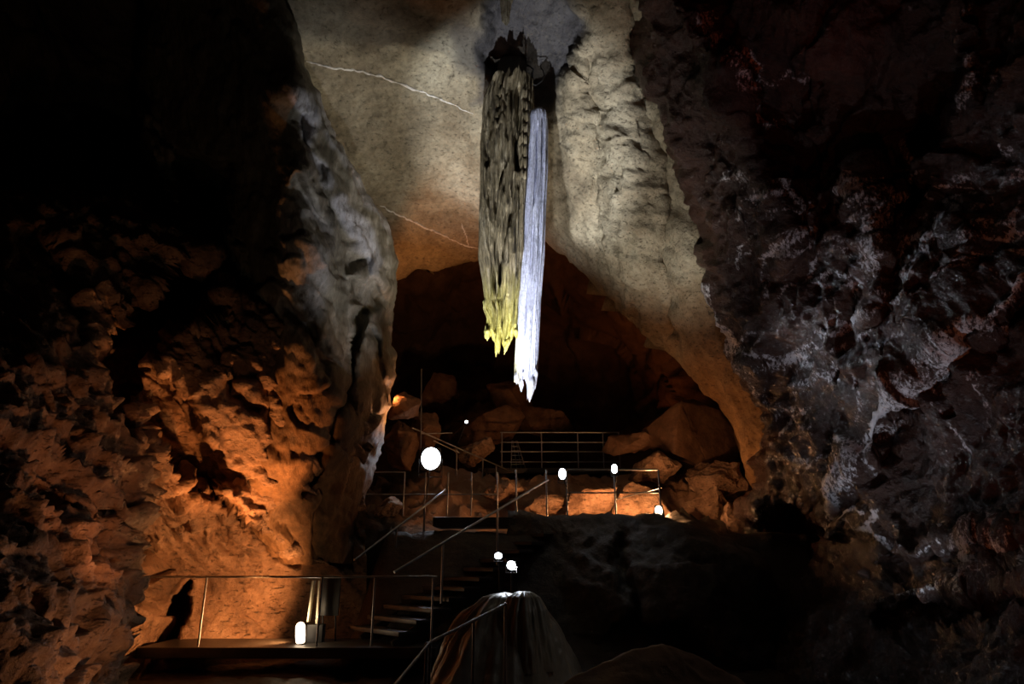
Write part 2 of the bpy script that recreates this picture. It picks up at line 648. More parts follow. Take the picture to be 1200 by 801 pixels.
M_STEEL = metal('galvanised_steel', (0.36, 0.37, 0.39), 0.42, 0.85)
M_BLACK = metal('black_painted_metal', (0.03, 0.03, 0.032), 0.5, 0.3)
M_CABLE = metal('black_cable', (0.012, 0.012, 0.012), 0.6, 0.0)
M_PEB = None
M_DECK = rock_mat('wet_concrete', (0.015, 0.014, 0.012), (0.028, 0.025, 0.022), (0.05, 0.045, 0.04), 1.5, 0.4, bump=0.3, bdist=0.01, fine=20)
E_COOL = emit('cool_lamp_glass', (0.85, 0.92, 1.0), 14)
E_WARM = emit('warm_lamp_glass', (1.0, 0.74, 0.5), 4)

# ================================================================== THE CAVE
# --- pale vault overhead, its arch edge and the buttress that comes down on the right
ceil_ctrl = [(330, -140, 8.6), (600, -140, 8.8), (900, -140, 9.0), (330, 0, 10.5), (450, 0, 10.6), (600, 0, 10.9), (700, 0, 10.7), (850, 0, 10.5),
             (380, 110, 12.6), (500, 100, 13.0), (600, 80, 12.6), (700, 100, 12.2), (780, 120, 11.9),
             (450, 200, 14.8), (540, 200, 15.2), (610, 200, 14.8), (690, 200, 13.6), (760, 200, 12.7), (820, 220, 12.6),
             (440, 290, 17.6), (520, 290, 18.0), (600, 280, 17.2), (670, 290, 15.6), (740, 300, 14.0), (820, 300, 13.1), (250, 200, 14),
             (740, 370, 15.6), (800, 400, 15.0), (845, 400, 13.9), (860, 480, 14.4), (880, 560, 14.8), (960, 500, 13.5), (960, 300, 12.2)]
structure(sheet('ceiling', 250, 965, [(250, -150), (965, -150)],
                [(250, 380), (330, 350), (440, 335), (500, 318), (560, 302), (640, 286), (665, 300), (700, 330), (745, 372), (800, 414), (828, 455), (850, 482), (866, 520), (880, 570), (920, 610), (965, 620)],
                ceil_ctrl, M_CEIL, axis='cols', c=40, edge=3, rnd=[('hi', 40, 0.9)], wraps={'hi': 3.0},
                dents=[('poly', [(575, -20), (690, -20), (680, 60), (655, 110), (640, 150), (605, 120), (575, 110), (568, 60)], 26, 0.45),
                       ('blob', (620, -10, 60, 60, 0), 0, 0.4), ('blob', (596, 84, 20, 18, 0), 0, 0.9),
                       ('blob', (676, 170, 14, 110, 4), 0, -0.25), ('blob', (735, 210, 20, 110, -6), 0, -0.3), ('blob', (705, 200, 12, 120, -4), 0, 0.25),
                       ('line', [(740, -20), (752, 110), (780, 170), (782, 300), (800, 380)], 14, 0.25),
                       ('blob', (815, 330, 22, 120, -8), 0, -0.35),
                       ('blob', (470, 60, 90, 40, 20), 0, 0.25), ('blob', (590, 240, 60, 30, 10), 0, -0.2)],
                painted_light=[('poly', [(572, -20), (690, -20), (684, 50), (662, 100), (652, 140), (630, 128), (600, 110), (558, 120), (552, 60)], 16, 0.95),  # shade of the root recess, painted dark grey
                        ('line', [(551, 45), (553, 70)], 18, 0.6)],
                disp=[('fbm', 0.45, 0.16, 4, 2), ('ridge', 1.3, 0.03, 4, 5), ('fbm', 3.5, 0.03, 5, 9), ('ridge', 4.5, 0.016, 4, 12)],
                disp2=[('ridge', (2.6, 2.6, 2.6), 0.075, 4, 14), ('facet', (4.5, 4.5, 4.5), 0.06, 1, 16)], post2=lambda x, y: np.exp(-((x - 712 - (y - 150) * 0.12) / 45) ** 2) * sm((y - 20) / 60)))

# --- the deep cavern beyond the arch
structure(sheet('wall_back', 200, 680, [(200, 360), (680, 360)], [(200, 990), (680, 990)],
                [(360, 200, 19), (600, 200, 20), (900, 200, 18), (360, 400, 19), (480, 330, 22), (600, 330, 23), (750, 330, 21), (900, 400, 18.5),
                 (480, 430, 25), (600, 440, 27), (720, 440, 26), (850, 460, 21), (480, 520, 23), (600, 520, 25), (750, 520, 24), (980, 400, 16.5),
                 (480, 620, 21), (600, 620, 22), (800, 620, 21), (960, 600, 17)],
                M_BACK, c=40, step=3.2, disp=[('fbm', 0.3, 0.5, 5, 3), ('facet', 0.45, 0.5, 1, 8), ('ridge', 1.1, 0.08, 4, 4)]))

# --- dark side wall at the far upper left
structure(sheet('wall_left', -140, 480, [(-140, -160), (480, -160)], [(-140, 330), (480, 330)],
                [(-160, -140, 8), (0, 0, 10), (100, 0, 12.5), (200, 0, 13.5), (330, 0, 13.5), (0, 200, 11), (130, 200, 14), (250, 200, 15), (330, 300, 15), (0, 450, 11), (250, 450, 14)],
                M_DARK, step=4, disp=[('fbm', 0.4, 0.35, 5, 13), ('facet', 0.8, 0.2, 1, 18)]))

# --- the hanging block left of the vault: a dark face towards us, a lit face towards the stalactite
blk_dents = [('line', [(352, 130), (372, 200), (395, 262), (412, 300), (432, 330)], 9, 0.22),
             ('line', [(345, 215), (375, 255), (402, 300), (412, 330), (440, 352)], 14, 0.32),
             ('line', [(338, 352), (352, 378), (378, 410), (398, 448), (406, 480)], 14, 0.3),
             ('line', [(430, 362), (422, 400), (406, 420), (404, 455), (388, 485), (372, 545), (352, 575)], 10, 0.5),
             ('line', [(440, 390), (452, 440), (448, 480)], 8, 0.25),
             ('blob', (360, 120, 20, 40, -20), 0, -0.3),
             ('blob', (432, 322, 18, 14, 20), 0, -0.3),
             ('blob', (372, 300, 26, 60, -25), 0, -0.3),
             ('poly', [(205, 175), (265, 195), (272, 262), (212, 255)], 14, 1.2),
             ('line', [(170, 130), (185, 210), (225, 282)], 12, -0.5)]
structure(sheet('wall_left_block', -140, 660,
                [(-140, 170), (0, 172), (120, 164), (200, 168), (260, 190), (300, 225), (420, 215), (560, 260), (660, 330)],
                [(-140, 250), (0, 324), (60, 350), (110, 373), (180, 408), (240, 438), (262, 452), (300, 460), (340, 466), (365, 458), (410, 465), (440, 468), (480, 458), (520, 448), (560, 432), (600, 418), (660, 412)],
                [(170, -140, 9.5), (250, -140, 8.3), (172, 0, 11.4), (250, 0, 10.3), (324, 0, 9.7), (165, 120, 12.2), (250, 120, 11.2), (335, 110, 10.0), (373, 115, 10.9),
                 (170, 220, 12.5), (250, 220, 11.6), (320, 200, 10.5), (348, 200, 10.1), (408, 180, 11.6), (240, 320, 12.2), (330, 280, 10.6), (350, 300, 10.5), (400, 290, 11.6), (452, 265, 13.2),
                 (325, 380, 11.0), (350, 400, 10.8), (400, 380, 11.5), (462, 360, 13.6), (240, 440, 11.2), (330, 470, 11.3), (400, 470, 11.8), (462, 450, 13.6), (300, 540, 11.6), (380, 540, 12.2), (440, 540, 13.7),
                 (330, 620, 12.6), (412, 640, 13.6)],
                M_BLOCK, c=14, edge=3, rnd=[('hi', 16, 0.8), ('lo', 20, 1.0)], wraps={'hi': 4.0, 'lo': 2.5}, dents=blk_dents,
                painted_light=[('poly', [(160, -150), (326, -150), (352, 110), (332, 240), (326, 340), (150, 340)], 14, 0.75)],  # shade of the face turned from the lamps, put into the colour
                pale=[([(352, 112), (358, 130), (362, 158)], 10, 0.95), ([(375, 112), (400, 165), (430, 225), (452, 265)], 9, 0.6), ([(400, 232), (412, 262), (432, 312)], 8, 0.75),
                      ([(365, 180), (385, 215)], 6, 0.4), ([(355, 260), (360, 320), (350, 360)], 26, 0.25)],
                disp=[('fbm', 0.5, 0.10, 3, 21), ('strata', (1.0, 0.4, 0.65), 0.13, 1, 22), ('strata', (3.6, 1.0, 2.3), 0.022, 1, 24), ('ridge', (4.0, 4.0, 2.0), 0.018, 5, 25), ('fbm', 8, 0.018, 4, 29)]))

# --- rough orange wall below it with the black cleft
structure(sheet('wall_left_lower', -60, 430, [(-60, 250), (0, 212), (60, 224), (110, 232), (160, 240), (200, 262), (245, 292), (262, 326), (340, 352), (380, 420), (430, 470)],
                [(-60, 860), (430, 860)],
                [(-60, 230, 9.2), (60, 230, 9.8), (160, 250, 10.8), (245, 300, 11.2), (-60, 400, 8.2), (60, 400, 8.8), (150, 400, 9.9), (240, 400, 10.5), (320, 400, 10.9), (400, 470, 12.4),
                 (-60, 600, 7.5), (80, 560, 8.9), (160, 560, 10.4), (250, 520, 10.9), (320, 560, 11.7), (400, 560, 12.9), (150, 650, 12.3), (230, 640, 12.8), (320, 640, 13.2), (420, 640, 14.2),
                 (150, 760, 12.0), (230, 770, 12.6), (340, 770, 13.6), (430, 800, 14), (0, 800, 8.5), (250, 600, 12.2)],
                M_LEFT, axis='cols', c=18, edge=4, rnd=[('lo', 30, 1.0)], wraps={'lo': 2.0},
                dents=[('poly', [(160, 362), (214, 292), (250, 320), (262, 360), (205, 395), (172, 430), (150, 480), (132, 560), (108, 575), (92, 520), (104, 440), (128, 400)], 16, 2.6),
                       ('poly', [(165, 430), (205, 440), (232, 490), (258, 560), (250, 580), (222, 570), (190, 545), (160, 500)], 16, 1.4),
                       ('line', [(262, 575), (300, 610), (345, 645), (400, 680)], 12, -0.5), ('line', [(262, 592), (300, 628), (350, 662)], 9, 0.35),
                       ('line', [(60, 470), (58, 520), (90, 580)], 16, 0.7),
                       ('line', [(20, 240), (70, 330), (100, 400)], 16, 0.45), ('line', [(120, 250), (140, 330), (165, 360)], 12, 0.4),
                       ('line', [(240, 400), (280, 470), (295, 480)], 12, 0.35), ('line', [(300, 440), (330, 540), (340, 580)], 12, 0.2),
                       ('poly', [(183, 758), (188, 722), (204, 696), (229, 676), (226, 702), (212, 738), (204, 758)], 3, 1.6),
                       ('blob', (200, 640, 70, 30, 10), 0, -0.25)],
                disp=[('fbm', 0.7, 0.18, 4, 41), ('strata', (0.9, 0.4, 1.2), 0.22, 1, 42), ('strata', (2.4, 1.6, 3.4), 0.07, 1, 43), ('facet', (3.6, 3.6, 5.5), 0.05, 1, 44), ('ridge', (4, 4, 7), 0.05, 4, 45), ('fbm', 12, 0.018, 3, 47)],
                post=lambda x, y: (0.2 + 0.8 * sm((640 - y + (x - 200) * 0.05) / 60 + 0.5)) * (1 - 0.6 * np.exp(-((x - 300) / 75) ** 2 - ((y - 490) / 90) ** 2))))
M_L2 = M_LEFT
# --- near rough buttress at the left edge of the frame
structure(sheet('wall_left_buttress', 400, 900, [(400, -80), (900, -80)],
                [(400, 60), (450, 118), (520, 160), (560, 172), (600, 160), (625, 157), (640, 150), (690, 155), (715, 143), (745, 133), (765, 138), (800, 148), (900, 165)],
                [(-80, 400, 7.0), (60, 400, 8.6), (-80, 600, 6.2), (0, 600, 6.8), (80, 600, 7.8), (150, 600, 9.2), (-80, 800, 5.6), (0, 800, 6.2), (80, 760, 7.4), (140, 760, 8.6), (160, 900, 8.0), (100, 500, 8.8)],
                M_LEFT, c=20, edge=3, rnd=[('hi', 26, 0.9), ('v0', 50, 1.5)], wraps={'hi': 3.5, 'v0': 2.0},
                dents=[('line', [(105, 610), (115, 700), (108, 790)], 10, 0.25), ('line', [(0, 640), (70, 650), (150, 650)], 9, 0.2), ('line', [(0, 725), (60, 735), (130, 725)], 9, 0.2),
                       ('line', [(0, 560), (80, 590), (150, 600)], 9, 0.2)],
                disp=[('fbm', 0.9, 0.16, 4, 51), ('strata', (0.4, 0.3, 3.0), 0.14, 1, 52), ('ridge', (2.2, 2.2, 0.9), 0.10, 4, 58), ('facet', (6, 6, 4.5), 0.03, 1, 53), ('ridge', (5, 5, 4), 0.07, 4, 55), ('fbm', 14, 0.016, 3, 57)]))

# --- the wet wall on the right, glints painted into its colour
rw_dents = [('line', [(1230, 300), (1180, 345), (1110, 400), (1050, 455), (1010, 520), (975, 580)], 34, -0.4),
            ('line', [(1230, 340), (1130, 420), (1060, 480), (1020, 560)], 20, 0.35),
            ('blob', (1080, 160, 70, 90, 10), 0, 0.9), ('blob', (940, 150, 60, 90, 0), 0, 1.0), ('blob', (1100, 240, 60, 50, -30), 0, 0.6),
            ('line', [(770, -20), (830, 60), (870, 130), (900, 200), (930, 300)], 36, -0.45),
            ('line', [(1120, -20), (1135, 60), (1130, 130)], 30, -0.4),
            ('line', [(840, 380), (880, 440), (900, 500)], 18, -0.25),
            ('line', [(1010, 200), (1030, 280), (1020, 360)], 24, -0.3),
            ('blob', (940, 640, 60, 50, 0), 0, 1.4), ('blob', (930, 310, 60, 40, 20), 0, 0.4),
            ('line', [(1040, 690), (1120, 690), (1230, 680)], 22, -0.4), ('line', [(1040, 650), (1230, 625)], 16, -0.25), ('line', [(1040, 725), (1230, 720)], 20, 0.5)]
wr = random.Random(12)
glint_wisps = []  # short streaks of wet glint, painted pale
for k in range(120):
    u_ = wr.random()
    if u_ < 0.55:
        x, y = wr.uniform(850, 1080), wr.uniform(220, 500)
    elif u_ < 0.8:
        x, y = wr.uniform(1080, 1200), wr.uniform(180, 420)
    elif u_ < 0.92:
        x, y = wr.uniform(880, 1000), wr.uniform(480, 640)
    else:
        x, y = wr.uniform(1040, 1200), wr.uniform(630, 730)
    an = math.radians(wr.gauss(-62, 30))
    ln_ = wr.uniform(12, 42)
    glint_wisps.append(('line', [(x, y), (x + ln_ * math.cos(an), y + ln_ * math.sin(an)), (x + ln_ * 1.6 * math.cos(an + .4), y + ln_ * 1.6 * math.sin(an + .4))], wr.uniform(2.0, 4.5), wr.uniform(0.6, 1.0)))
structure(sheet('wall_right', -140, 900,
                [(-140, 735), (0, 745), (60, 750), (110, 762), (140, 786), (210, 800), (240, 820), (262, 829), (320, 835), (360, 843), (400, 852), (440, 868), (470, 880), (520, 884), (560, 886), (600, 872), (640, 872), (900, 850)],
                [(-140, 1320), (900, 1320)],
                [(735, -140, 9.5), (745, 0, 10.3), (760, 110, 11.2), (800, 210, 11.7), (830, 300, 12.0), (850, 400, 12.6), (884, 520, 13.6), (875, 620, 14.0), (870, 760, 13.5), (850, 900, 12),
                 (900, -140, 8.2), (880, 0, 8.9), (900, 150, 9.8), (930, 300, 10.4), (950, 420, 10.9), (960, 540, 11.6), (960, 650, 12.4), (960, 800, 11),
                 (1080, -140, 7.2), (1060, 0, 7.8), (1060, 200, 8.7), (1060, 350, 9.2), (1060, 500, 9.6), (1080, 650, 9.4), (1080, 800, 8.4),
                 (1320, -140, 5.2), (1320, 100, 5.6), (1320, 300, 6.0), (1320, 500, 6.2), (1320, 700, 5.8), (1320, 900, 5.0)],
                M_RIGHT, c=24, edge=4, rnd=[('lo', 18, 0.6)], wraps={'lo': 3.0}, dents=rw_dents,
                painted_light=[('line', [(1210, 325), (1130, 390), (1060, 450), (1020, 500), (985, 560), (972, 620)], 9.1, 1.0), ('line', [(1110, 425), (1060, 490), (1030, 520)], 9.1, 0.7),
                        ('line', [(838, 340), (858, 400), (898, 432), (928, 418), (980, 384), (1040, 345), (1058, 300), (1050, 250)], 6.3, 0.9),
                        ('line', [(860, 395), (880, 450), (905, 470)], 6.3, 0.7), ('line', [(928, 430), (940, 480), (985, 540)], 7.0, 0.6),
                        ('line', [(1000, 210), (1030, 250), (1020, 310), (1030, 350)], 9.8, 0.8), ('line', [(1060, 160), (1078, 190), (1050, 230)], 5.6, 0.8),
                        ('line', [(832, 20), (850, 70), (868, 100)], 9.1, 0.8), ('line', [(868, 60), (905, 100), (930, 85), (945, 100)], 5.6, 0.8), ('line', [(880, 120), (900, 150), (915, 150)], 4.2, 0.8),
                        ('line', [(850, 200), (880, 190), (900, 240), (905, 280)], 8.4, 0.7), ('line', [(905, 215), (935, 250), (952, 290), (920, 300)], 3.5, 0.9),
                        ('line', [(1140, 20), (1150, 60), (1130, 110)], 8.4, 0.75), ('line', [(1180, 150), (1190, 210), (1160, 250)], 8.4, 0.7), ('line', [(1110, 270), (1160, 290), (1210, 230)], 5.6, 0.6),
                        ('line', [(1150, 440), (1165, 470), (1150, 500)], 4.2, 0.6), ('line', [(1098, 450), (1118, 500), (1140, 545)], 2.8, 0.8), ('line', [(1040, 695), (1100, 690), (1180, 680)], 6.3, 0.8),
                        ('line', [(1060, 655), (1120, 640), (1210, 632)], 4.9, 0.6), ('line', [(965, 600), (968, 635)], 7.0, 0.7), ('line', [(1190, 20), (1180, 90)], 5.6, 0.6), ('line', [(960, 720), (1010, 730)], 5.6, 0.5)] + glint_wisps,
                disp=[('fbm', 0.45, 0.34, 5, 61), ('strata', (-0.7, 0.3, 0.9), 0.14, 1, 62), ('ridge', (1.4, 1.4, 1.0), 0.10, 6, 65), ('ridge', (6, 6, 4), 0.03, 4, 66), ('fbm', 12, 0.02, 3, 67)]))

# --- ground: flat by the path, bank up to the middle landing, rubble up to the far platform
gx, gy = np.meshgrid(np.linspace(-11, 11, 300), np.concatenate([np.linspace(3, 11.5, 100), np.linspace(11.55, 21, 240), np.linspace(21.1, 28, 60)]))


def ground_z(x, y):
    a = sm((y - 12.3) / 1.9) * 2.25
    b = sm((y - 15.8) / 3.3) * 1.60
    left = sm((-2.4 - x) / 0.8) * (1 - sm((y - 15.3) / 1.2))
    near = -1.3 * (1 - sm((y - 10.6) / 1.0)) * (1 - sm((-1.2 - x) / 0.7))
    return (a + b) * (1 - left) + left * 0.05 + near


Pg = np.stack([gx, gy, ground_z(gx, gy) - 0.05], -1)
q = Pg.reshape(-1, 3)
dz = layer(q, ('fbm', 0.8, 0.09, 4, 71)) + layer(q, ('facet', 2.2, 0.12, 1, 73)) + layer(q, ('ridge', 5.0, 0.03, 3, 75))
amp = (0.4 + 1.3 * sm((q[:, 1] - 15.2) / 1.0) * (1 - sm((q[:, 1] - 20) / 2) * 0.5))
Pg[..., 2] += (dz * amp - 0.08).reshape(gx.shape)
structure(obj('floor', grid_mesh('floor', Pg[:, ::-1], attrs={'stain_and_light': (sm((gy - 15.2) / 0.6) * sm((gx + 2.8) / 0.5))[::1, ::-1]}), M_GROUND))

# --- slanting dark slab to the right below the landing
slab = sheet('wall_below_landing', 600, 830, [(600, 596), (830, 560)],
             [(600, 790), (608, 806), (625, 838), (640, 862), (660, 900), (690, 925), (720, 938), (745, 948), (765, 936), (785, 900), (830, 860)],
             [(600, 600, 14.2), (700, 603, 13.9), (800, 600, 13.7), (600, 700, 13.6), (700, 680, 13.0), (800, 660, 12.6), (880, 680, 12.8), (940, 740, 13.2), (700, 760, 12.8), (850, 760, 12.2), (600, 830, 12.5), (860, 830, 11.8), (750, 830, 12.4)],
             M_DARK, c=20, edge=4, rnd=[('hi', 40, 0.8), ('v0', 8, 0.4)], wraps={'hi': 2.0, 'v0': 0.8},
             dents=[('line', [(730, 650), (738, 690), (760, 740), (800, 790)], 22, 0.3), ('poly', [(745, 730), (820, 735), (870, 790), (860, 840), (740, 840), (700, 770)], 24, 1.0), ('line', [(930, 690), (942, 740), (925, 775)], 8, -0.2)],
             disp=[('fbm', 0.7, 0.12, 4, 81), ('strata', (0.8, 0.3, 0.6), 0.08, 1, 83), ('ridge', 4.0, 0.025, 5, 85)])
structure(slab)


def hull_rock(name, pts, mat, label, amp=0.05, seed=1, bev=0.05, group=None):
    """an angular block: the hull of a few corner points, edges worn, surface weathered"""
    pts = np.array(pts, float)
    c = pts.mean(0)
    size = np.ptp(pts, axis=0).max() / 2
    bm = bmesh.new()
    for p in pts - c:
        bm.verts.new(p)
    r = bmesh.ops.convex_hull(bm, input=list(bm.verts))
    junk = [e for e in r['geom_interior'] if isinstance(e, bmesh.types.BMVert)]
    if junk:
        bmesh.ops.delete(bm, geom=junk, context='VERTS')
    loose = [v for v in bm.verts if not v.link_faces]
    if loose:
        bmesh.ops.delete(bm, geom=loose, context='VERTS')
    bmesh.ops.dissolve_limit(bm, angle_limit=0.12, verts=bm.verts, edges=bm.edges)
    bmesh.ops.bevel(bm, geom=list(bm.edges), offset=bev * size, segments=2, affect='EDGES', profile=0.6, clamp_overlap=True)
    bmesh.ops.triangulate(bm, faces=bm.faces)
    for _ in range(5):
        es = [e for e in bm.edges if e.calc_length() > size * 0.11]
        if not es:
            break
        bmesh.ops.subdivide_edges(bm, edges=es, cuts=1)
        bmesh.ops.triangulate(bm, faces=[f for f in bm.faces if len(f.verts) > 3])
    co = np.array([v.co[:] for v in bm.verts])
    q = co + c
    if mat is M_RUBBLE:
        amp *= 1.7
    off = np.stack([fbm(q * 1.8 / size + 7 * k, 5, seed + k, 0.6) for k in range(3)], 1) * amp * size
    off += np.stack([fbm(q * 9 + 7 * k, 3, seed + 20 + k, 0.6) for k in range(3)], 1) * 0.015
    for v, p in zip(bm.verts, co + off):
        v.co = p
    bmesh.ops.recalc_face_normals(bm, faces=bm.faces)
    me = bpy.data.meshes.new(name)
    bm.to_mesh(me)
    bm.free()
    o = obj(name, me, mat, smooth=True)
    me.set_sharp_from_angle(angle=math.radians(38))
    o.location = c
    return tag(o, label, 'boulder', group)


def boulder(name, c, r, sq, rot, seed, mat, label, group=None, *_a, **_k):
    rs = np.random.RandomState(seed)
    d = rs.normal(size=(60, 3))
    d /= np.linalg.norm(d, axis=1, keepdims=True)
    keep = []
    for v in d:
        if all(np.dot(v, k) < 0.62 for k in keep):
            keep.append(v)
    d = np.array(keep) * (0.85 + 0.3 * rs.rand(len(keep), 1))
    R = np.array(Matrix.Rotation(rot[2], 3, 'Z') @ Matrix.Rotation(rot[1], 3, 'Y') @ Matrix.Rotation(rot[0], 3, 'X'))
    return hull_rock(name, (d * np.array(sq) * r) @ R.T + np.array(c), mat, label, 0.05, seed)


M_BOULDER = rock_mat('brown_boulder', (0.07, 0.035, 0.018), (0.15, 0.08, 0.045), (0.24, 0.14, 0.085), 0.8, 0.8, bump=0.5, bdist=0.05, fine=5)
hull_rock('boulder', [V(750, 503, 18.6), V(757, 520, 18.5), V(798, 470, 17.7), (V(788, 530, 17.5)), V(812, 468, 18.2), V(842, 480, 18.3), V(868, 512, 18.5), V(862, 542, 18.2), V(835, 552, 17.8),
          V(765, 500, 20.0), V(800, 475, 20.0), V(860, 500, 20.0), V(860, 545, 20.0), V(770, 530, 20.0)], M_BOULDER, 'biggest angular boulder, smooth orange-lit face, right of the upper railing', 0.025, 5, 0.03)
hull_rock('boulder', [V(714, 610, 15.9), V(722, 580, 15.9), V(740, 562, 16.3), V(764, 572, 16.1), V(786, 600, 15.6), V(784, 614, 15.6), V(745, 568, 17.2), V(790, 600, 17.0), V(720, 600, 17.0), V(714, 625, 15.9), V(786, 625, 15.7)], M_RUBBLE,
          'bright orange-lit slab beside the warm lamp at the railing corner', 0.03, 14, 0.03)
blds = [
    (740, 520, 18.6, 0.62, (1.5, .8, .6), 11, 'slanting slab of rock just right of the upper railing end'),
    (768, 548, 17.6, 0.70, (1.4, .8, .6), 12, 'jumbled rock between the big boulder and the middle railing'),
    (835, 562, 17.2, 0.85, (1.3, .8, .7), 13, 'rounded brown rock below the big boulder'),
    (835, 590, 17.0, 0.66, (1.2, .8, .8), 15, 'orange rock right of the warm corner lamp'),
    (862, 612, 15.6, 0.55, (1.3, .8, .8), 16, 'dim brown rock at the foot of the right wall'),
    (690, 590, 16.2, 0.62, (1.2, .6, .7), 17, 'craggy orange rock behind the middle railing'),
    (598, 470, 22.5, 1.0, (1.2, .8, .9), 18, 'dim reddish boulder far back under the stalactite tip'),
    (515, 466, 23.2, 1.1, (1.2, .8, .8), 19, 'dark rounded boulder at the far left of the deep cavern'),
    (472, 478, 16.6, 0.50, (1, .8, .9), 20, 'glowing orange rock against the left block edge'),
    (470, 522, 17.6, 0.62, (1, .8, 1.1), 21, 'greyish boulder left of the big white floodlight'),
    (500, 505, 18.0, 0.60, (1, .8, .9), 22, 'grey rock behind the upper end of the sloping handrail'),
    (575, 500, 20.9, 0.95, (1.6, .8, .6), 23, 'flat dim slab behind the upper platform, left part'),
    (640, 495, 22.5, 0.95, (1.6, .8, .6), 24, 'flat dim slab behind the middle of the upper railing'),
    (555, 530, 19.5, 0.6, (1.5, .8, .7), 25, 'brown rock left of the upper railing post'),
    (640, 590, 16.6, 0.5, (1.5, .8, .6), 26, 'low orange-lit rock left of the first white post lamp'),
    (590, 575, 17.2, 0.5, (1.5, .8, .6), 27, 'shadowed rock under the left end of the upper platform'),
    (455, 595, 15.6, 0.45, (1.5, .8, .6), 28, 'low dim rock beside the far left railing'),
]
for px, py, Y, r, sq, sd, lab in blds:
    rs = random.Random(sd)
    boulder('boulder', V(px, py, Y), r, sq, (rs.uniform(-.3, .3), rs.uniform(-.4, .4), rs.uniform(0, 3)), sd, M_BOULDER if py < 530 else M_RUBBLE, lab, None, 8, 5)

# ================================================================== flowstone mound and foreground rock
def cone_form(name, cx, cy, z0, z1, prof, mat, parent=None, seed=3, flute=0.03, nfl=17, sx=1.0, sy=1.0, lean=(0, 0), nu=160, nv=120, bumps=0.03):
    th = np.linspace(0, 2 * np.pi, nu, endpoint=False)
    t = np.linspace(0, 1, nv)
    T, TH = np.meshgrid(t, th, indexing='ij')
    r = interp(prof, T)
    fl = fbm(np.stack([np.cos(TH).ravel() * nfl / 6, np.sin(TH).ravel() * nfl / 6, T.ravel() * 1.2], 1), 3, seed).reshape(T.shape)
    r = r * (1 + flute * 4 * fl) + flute * fl
    x = cx + lean[0] * (1 - T) + np.cos(TH) * r * sx
    y = cy + lean[1] * (1 - T) + np.sin(TH) * r * sy
    z = z1 + (z0 - z1) * T
    P = np.stack([x, y, z], -1)
    q = P.reshape(-1, 3)
    d = (fbm(q * 2.5, 4, seed + 4) * bumps).reshape(T.shape)
    P[..., 0] += np.cos(TH) * d
    P[..., 1] += np.sin(TH) * d
    P[..., 2] += d * 0.5
    P[0] = P[0].mean(0)
    o = obj(name, grid_mesh(name, P, True, attrs={'stain_and_light': T * 0}), mat, parent)
    return o


mp = at(596, 700, 9.6)
mound = cone_form('flowstone_mound', mp[0] - 0.05, mp[1] + 0.15, -1.4, mp[2] + 0.06,
                  [(0, 0.0), (0.02, 0.25), (0.08, 0.5), (0.2, 0.74), (0.5, 1.15), (1, 1.75)], M_FLOW, flute=0.028, nfl=22, sx=1.0, sy=0.8)
tag(mound, 'broad fluted flowstone mound behind the nearest sloping handrail', 'flowstone')
mp = at(611, 694, 9.45)
lobe = cone_form('stalagmite', mp[0] + 0.05, mp[1] + 0.0, mp[2] - 0.9, mp[2] + 0.02,
                 [(0, 0.0), (0.02, 0.10), (0.08, 0.19), (0.25, 0.27), (0.6, 0.33), (1, 0.4)], M_FLOW, flute=0.02, nfl=30, seed=8, bumps=0.012)
tag(lobe, 'pale rounded stalagmite lobe on the right top of the flowstone mound', 'stalagmite')
fore = sheet('rock_outcrop', 640, 880, [(640, 812), (680, 790), (720, 772), (750, 760), (775, 757), (810, 764), (840, 778), (880, 800)],
             [(640, 880), (880, 880)],
             [(640, 812, 7.4), (760, 760, 7.8), (880, 800, 8.0), (640, 880, 6.6), (760, 880, 6.6), (880, 880, 7.0)], M_ALC, axis='cols', c=30, edge=3,
             wraps={'lo': 1.6}, disp=[('fbm', 1.2, 0.03, 4, 91), ('ridge', 6, 0.008, 3, 95)])
tag(fore, 'low pinkish rock at the bottom edge right of the flowstone mound', 'rock')

# ================================================================== white mineral veins on the vault
M_VEIN = rock_mat('white_calcite', (0.50, 0.46, 0.40), (0.72, 0.68, 0.62), (0.85, 0.82, 0.78), 3, 0.6, bump=0.8, bdist=0.02, fine=14)
bpy.context.view_layer.update()
dg = bpy.context.evaluated_depsgraph_get()


def on_surface(px, py, names):
    best = None
    for nme in names:
        o = bpy.data.objects[nme]
        org = Vector(CAM.tolist())
        d = (V(px, py, 10) - org).normalized()
        hit, loc, nrm, idx = o.ray_cast(org, d)
        if hit and (best is None or (loc - org).length < (best - org).length):
            best = loc
    return best


def vein(pts, w0, w1, seed):
    n = 90
    ts = np.linspace(0, 1, n)
    ln = np.cumsum([0] + [math.hypot(b[0] - a[0], b[1] - a[1]) for a, b in zip(pts[:-1], pts[1:])])
    ln = ln / ln[-1]
    X = np.interp(ts, ln, [p[0] for p in pts])
    Yp = np.interp(ts, ln, [p[1] for p in pts])
    q = np.stack([ts * 30, ts * 0 + seed, ts * 0], 1)
    X = X + fbm(q, 3, seed) * 0.8
    Yp = Yp + fbm(q, 3, seed + 5) * 0.9
    P3, R3 = [], []
    rr = fbm(np.stack([ts * 60, ts * 0 + seed * 3, ts * 0], 1), 2, seed + 9)
    for k in range(n):
        h = on_surface(X[k], Yp[k], ['ceiling'])
        if h is None:
            continue
        P3.append(h)
        ww = w0 + (w1 - w0) * math.sin(math.pi * min(1, ts[k] * 1.1)) ** 0.7
        R3.append(max(0.006, ww * (0.75 + 0.45 * rr[k])))
    return P3, R3


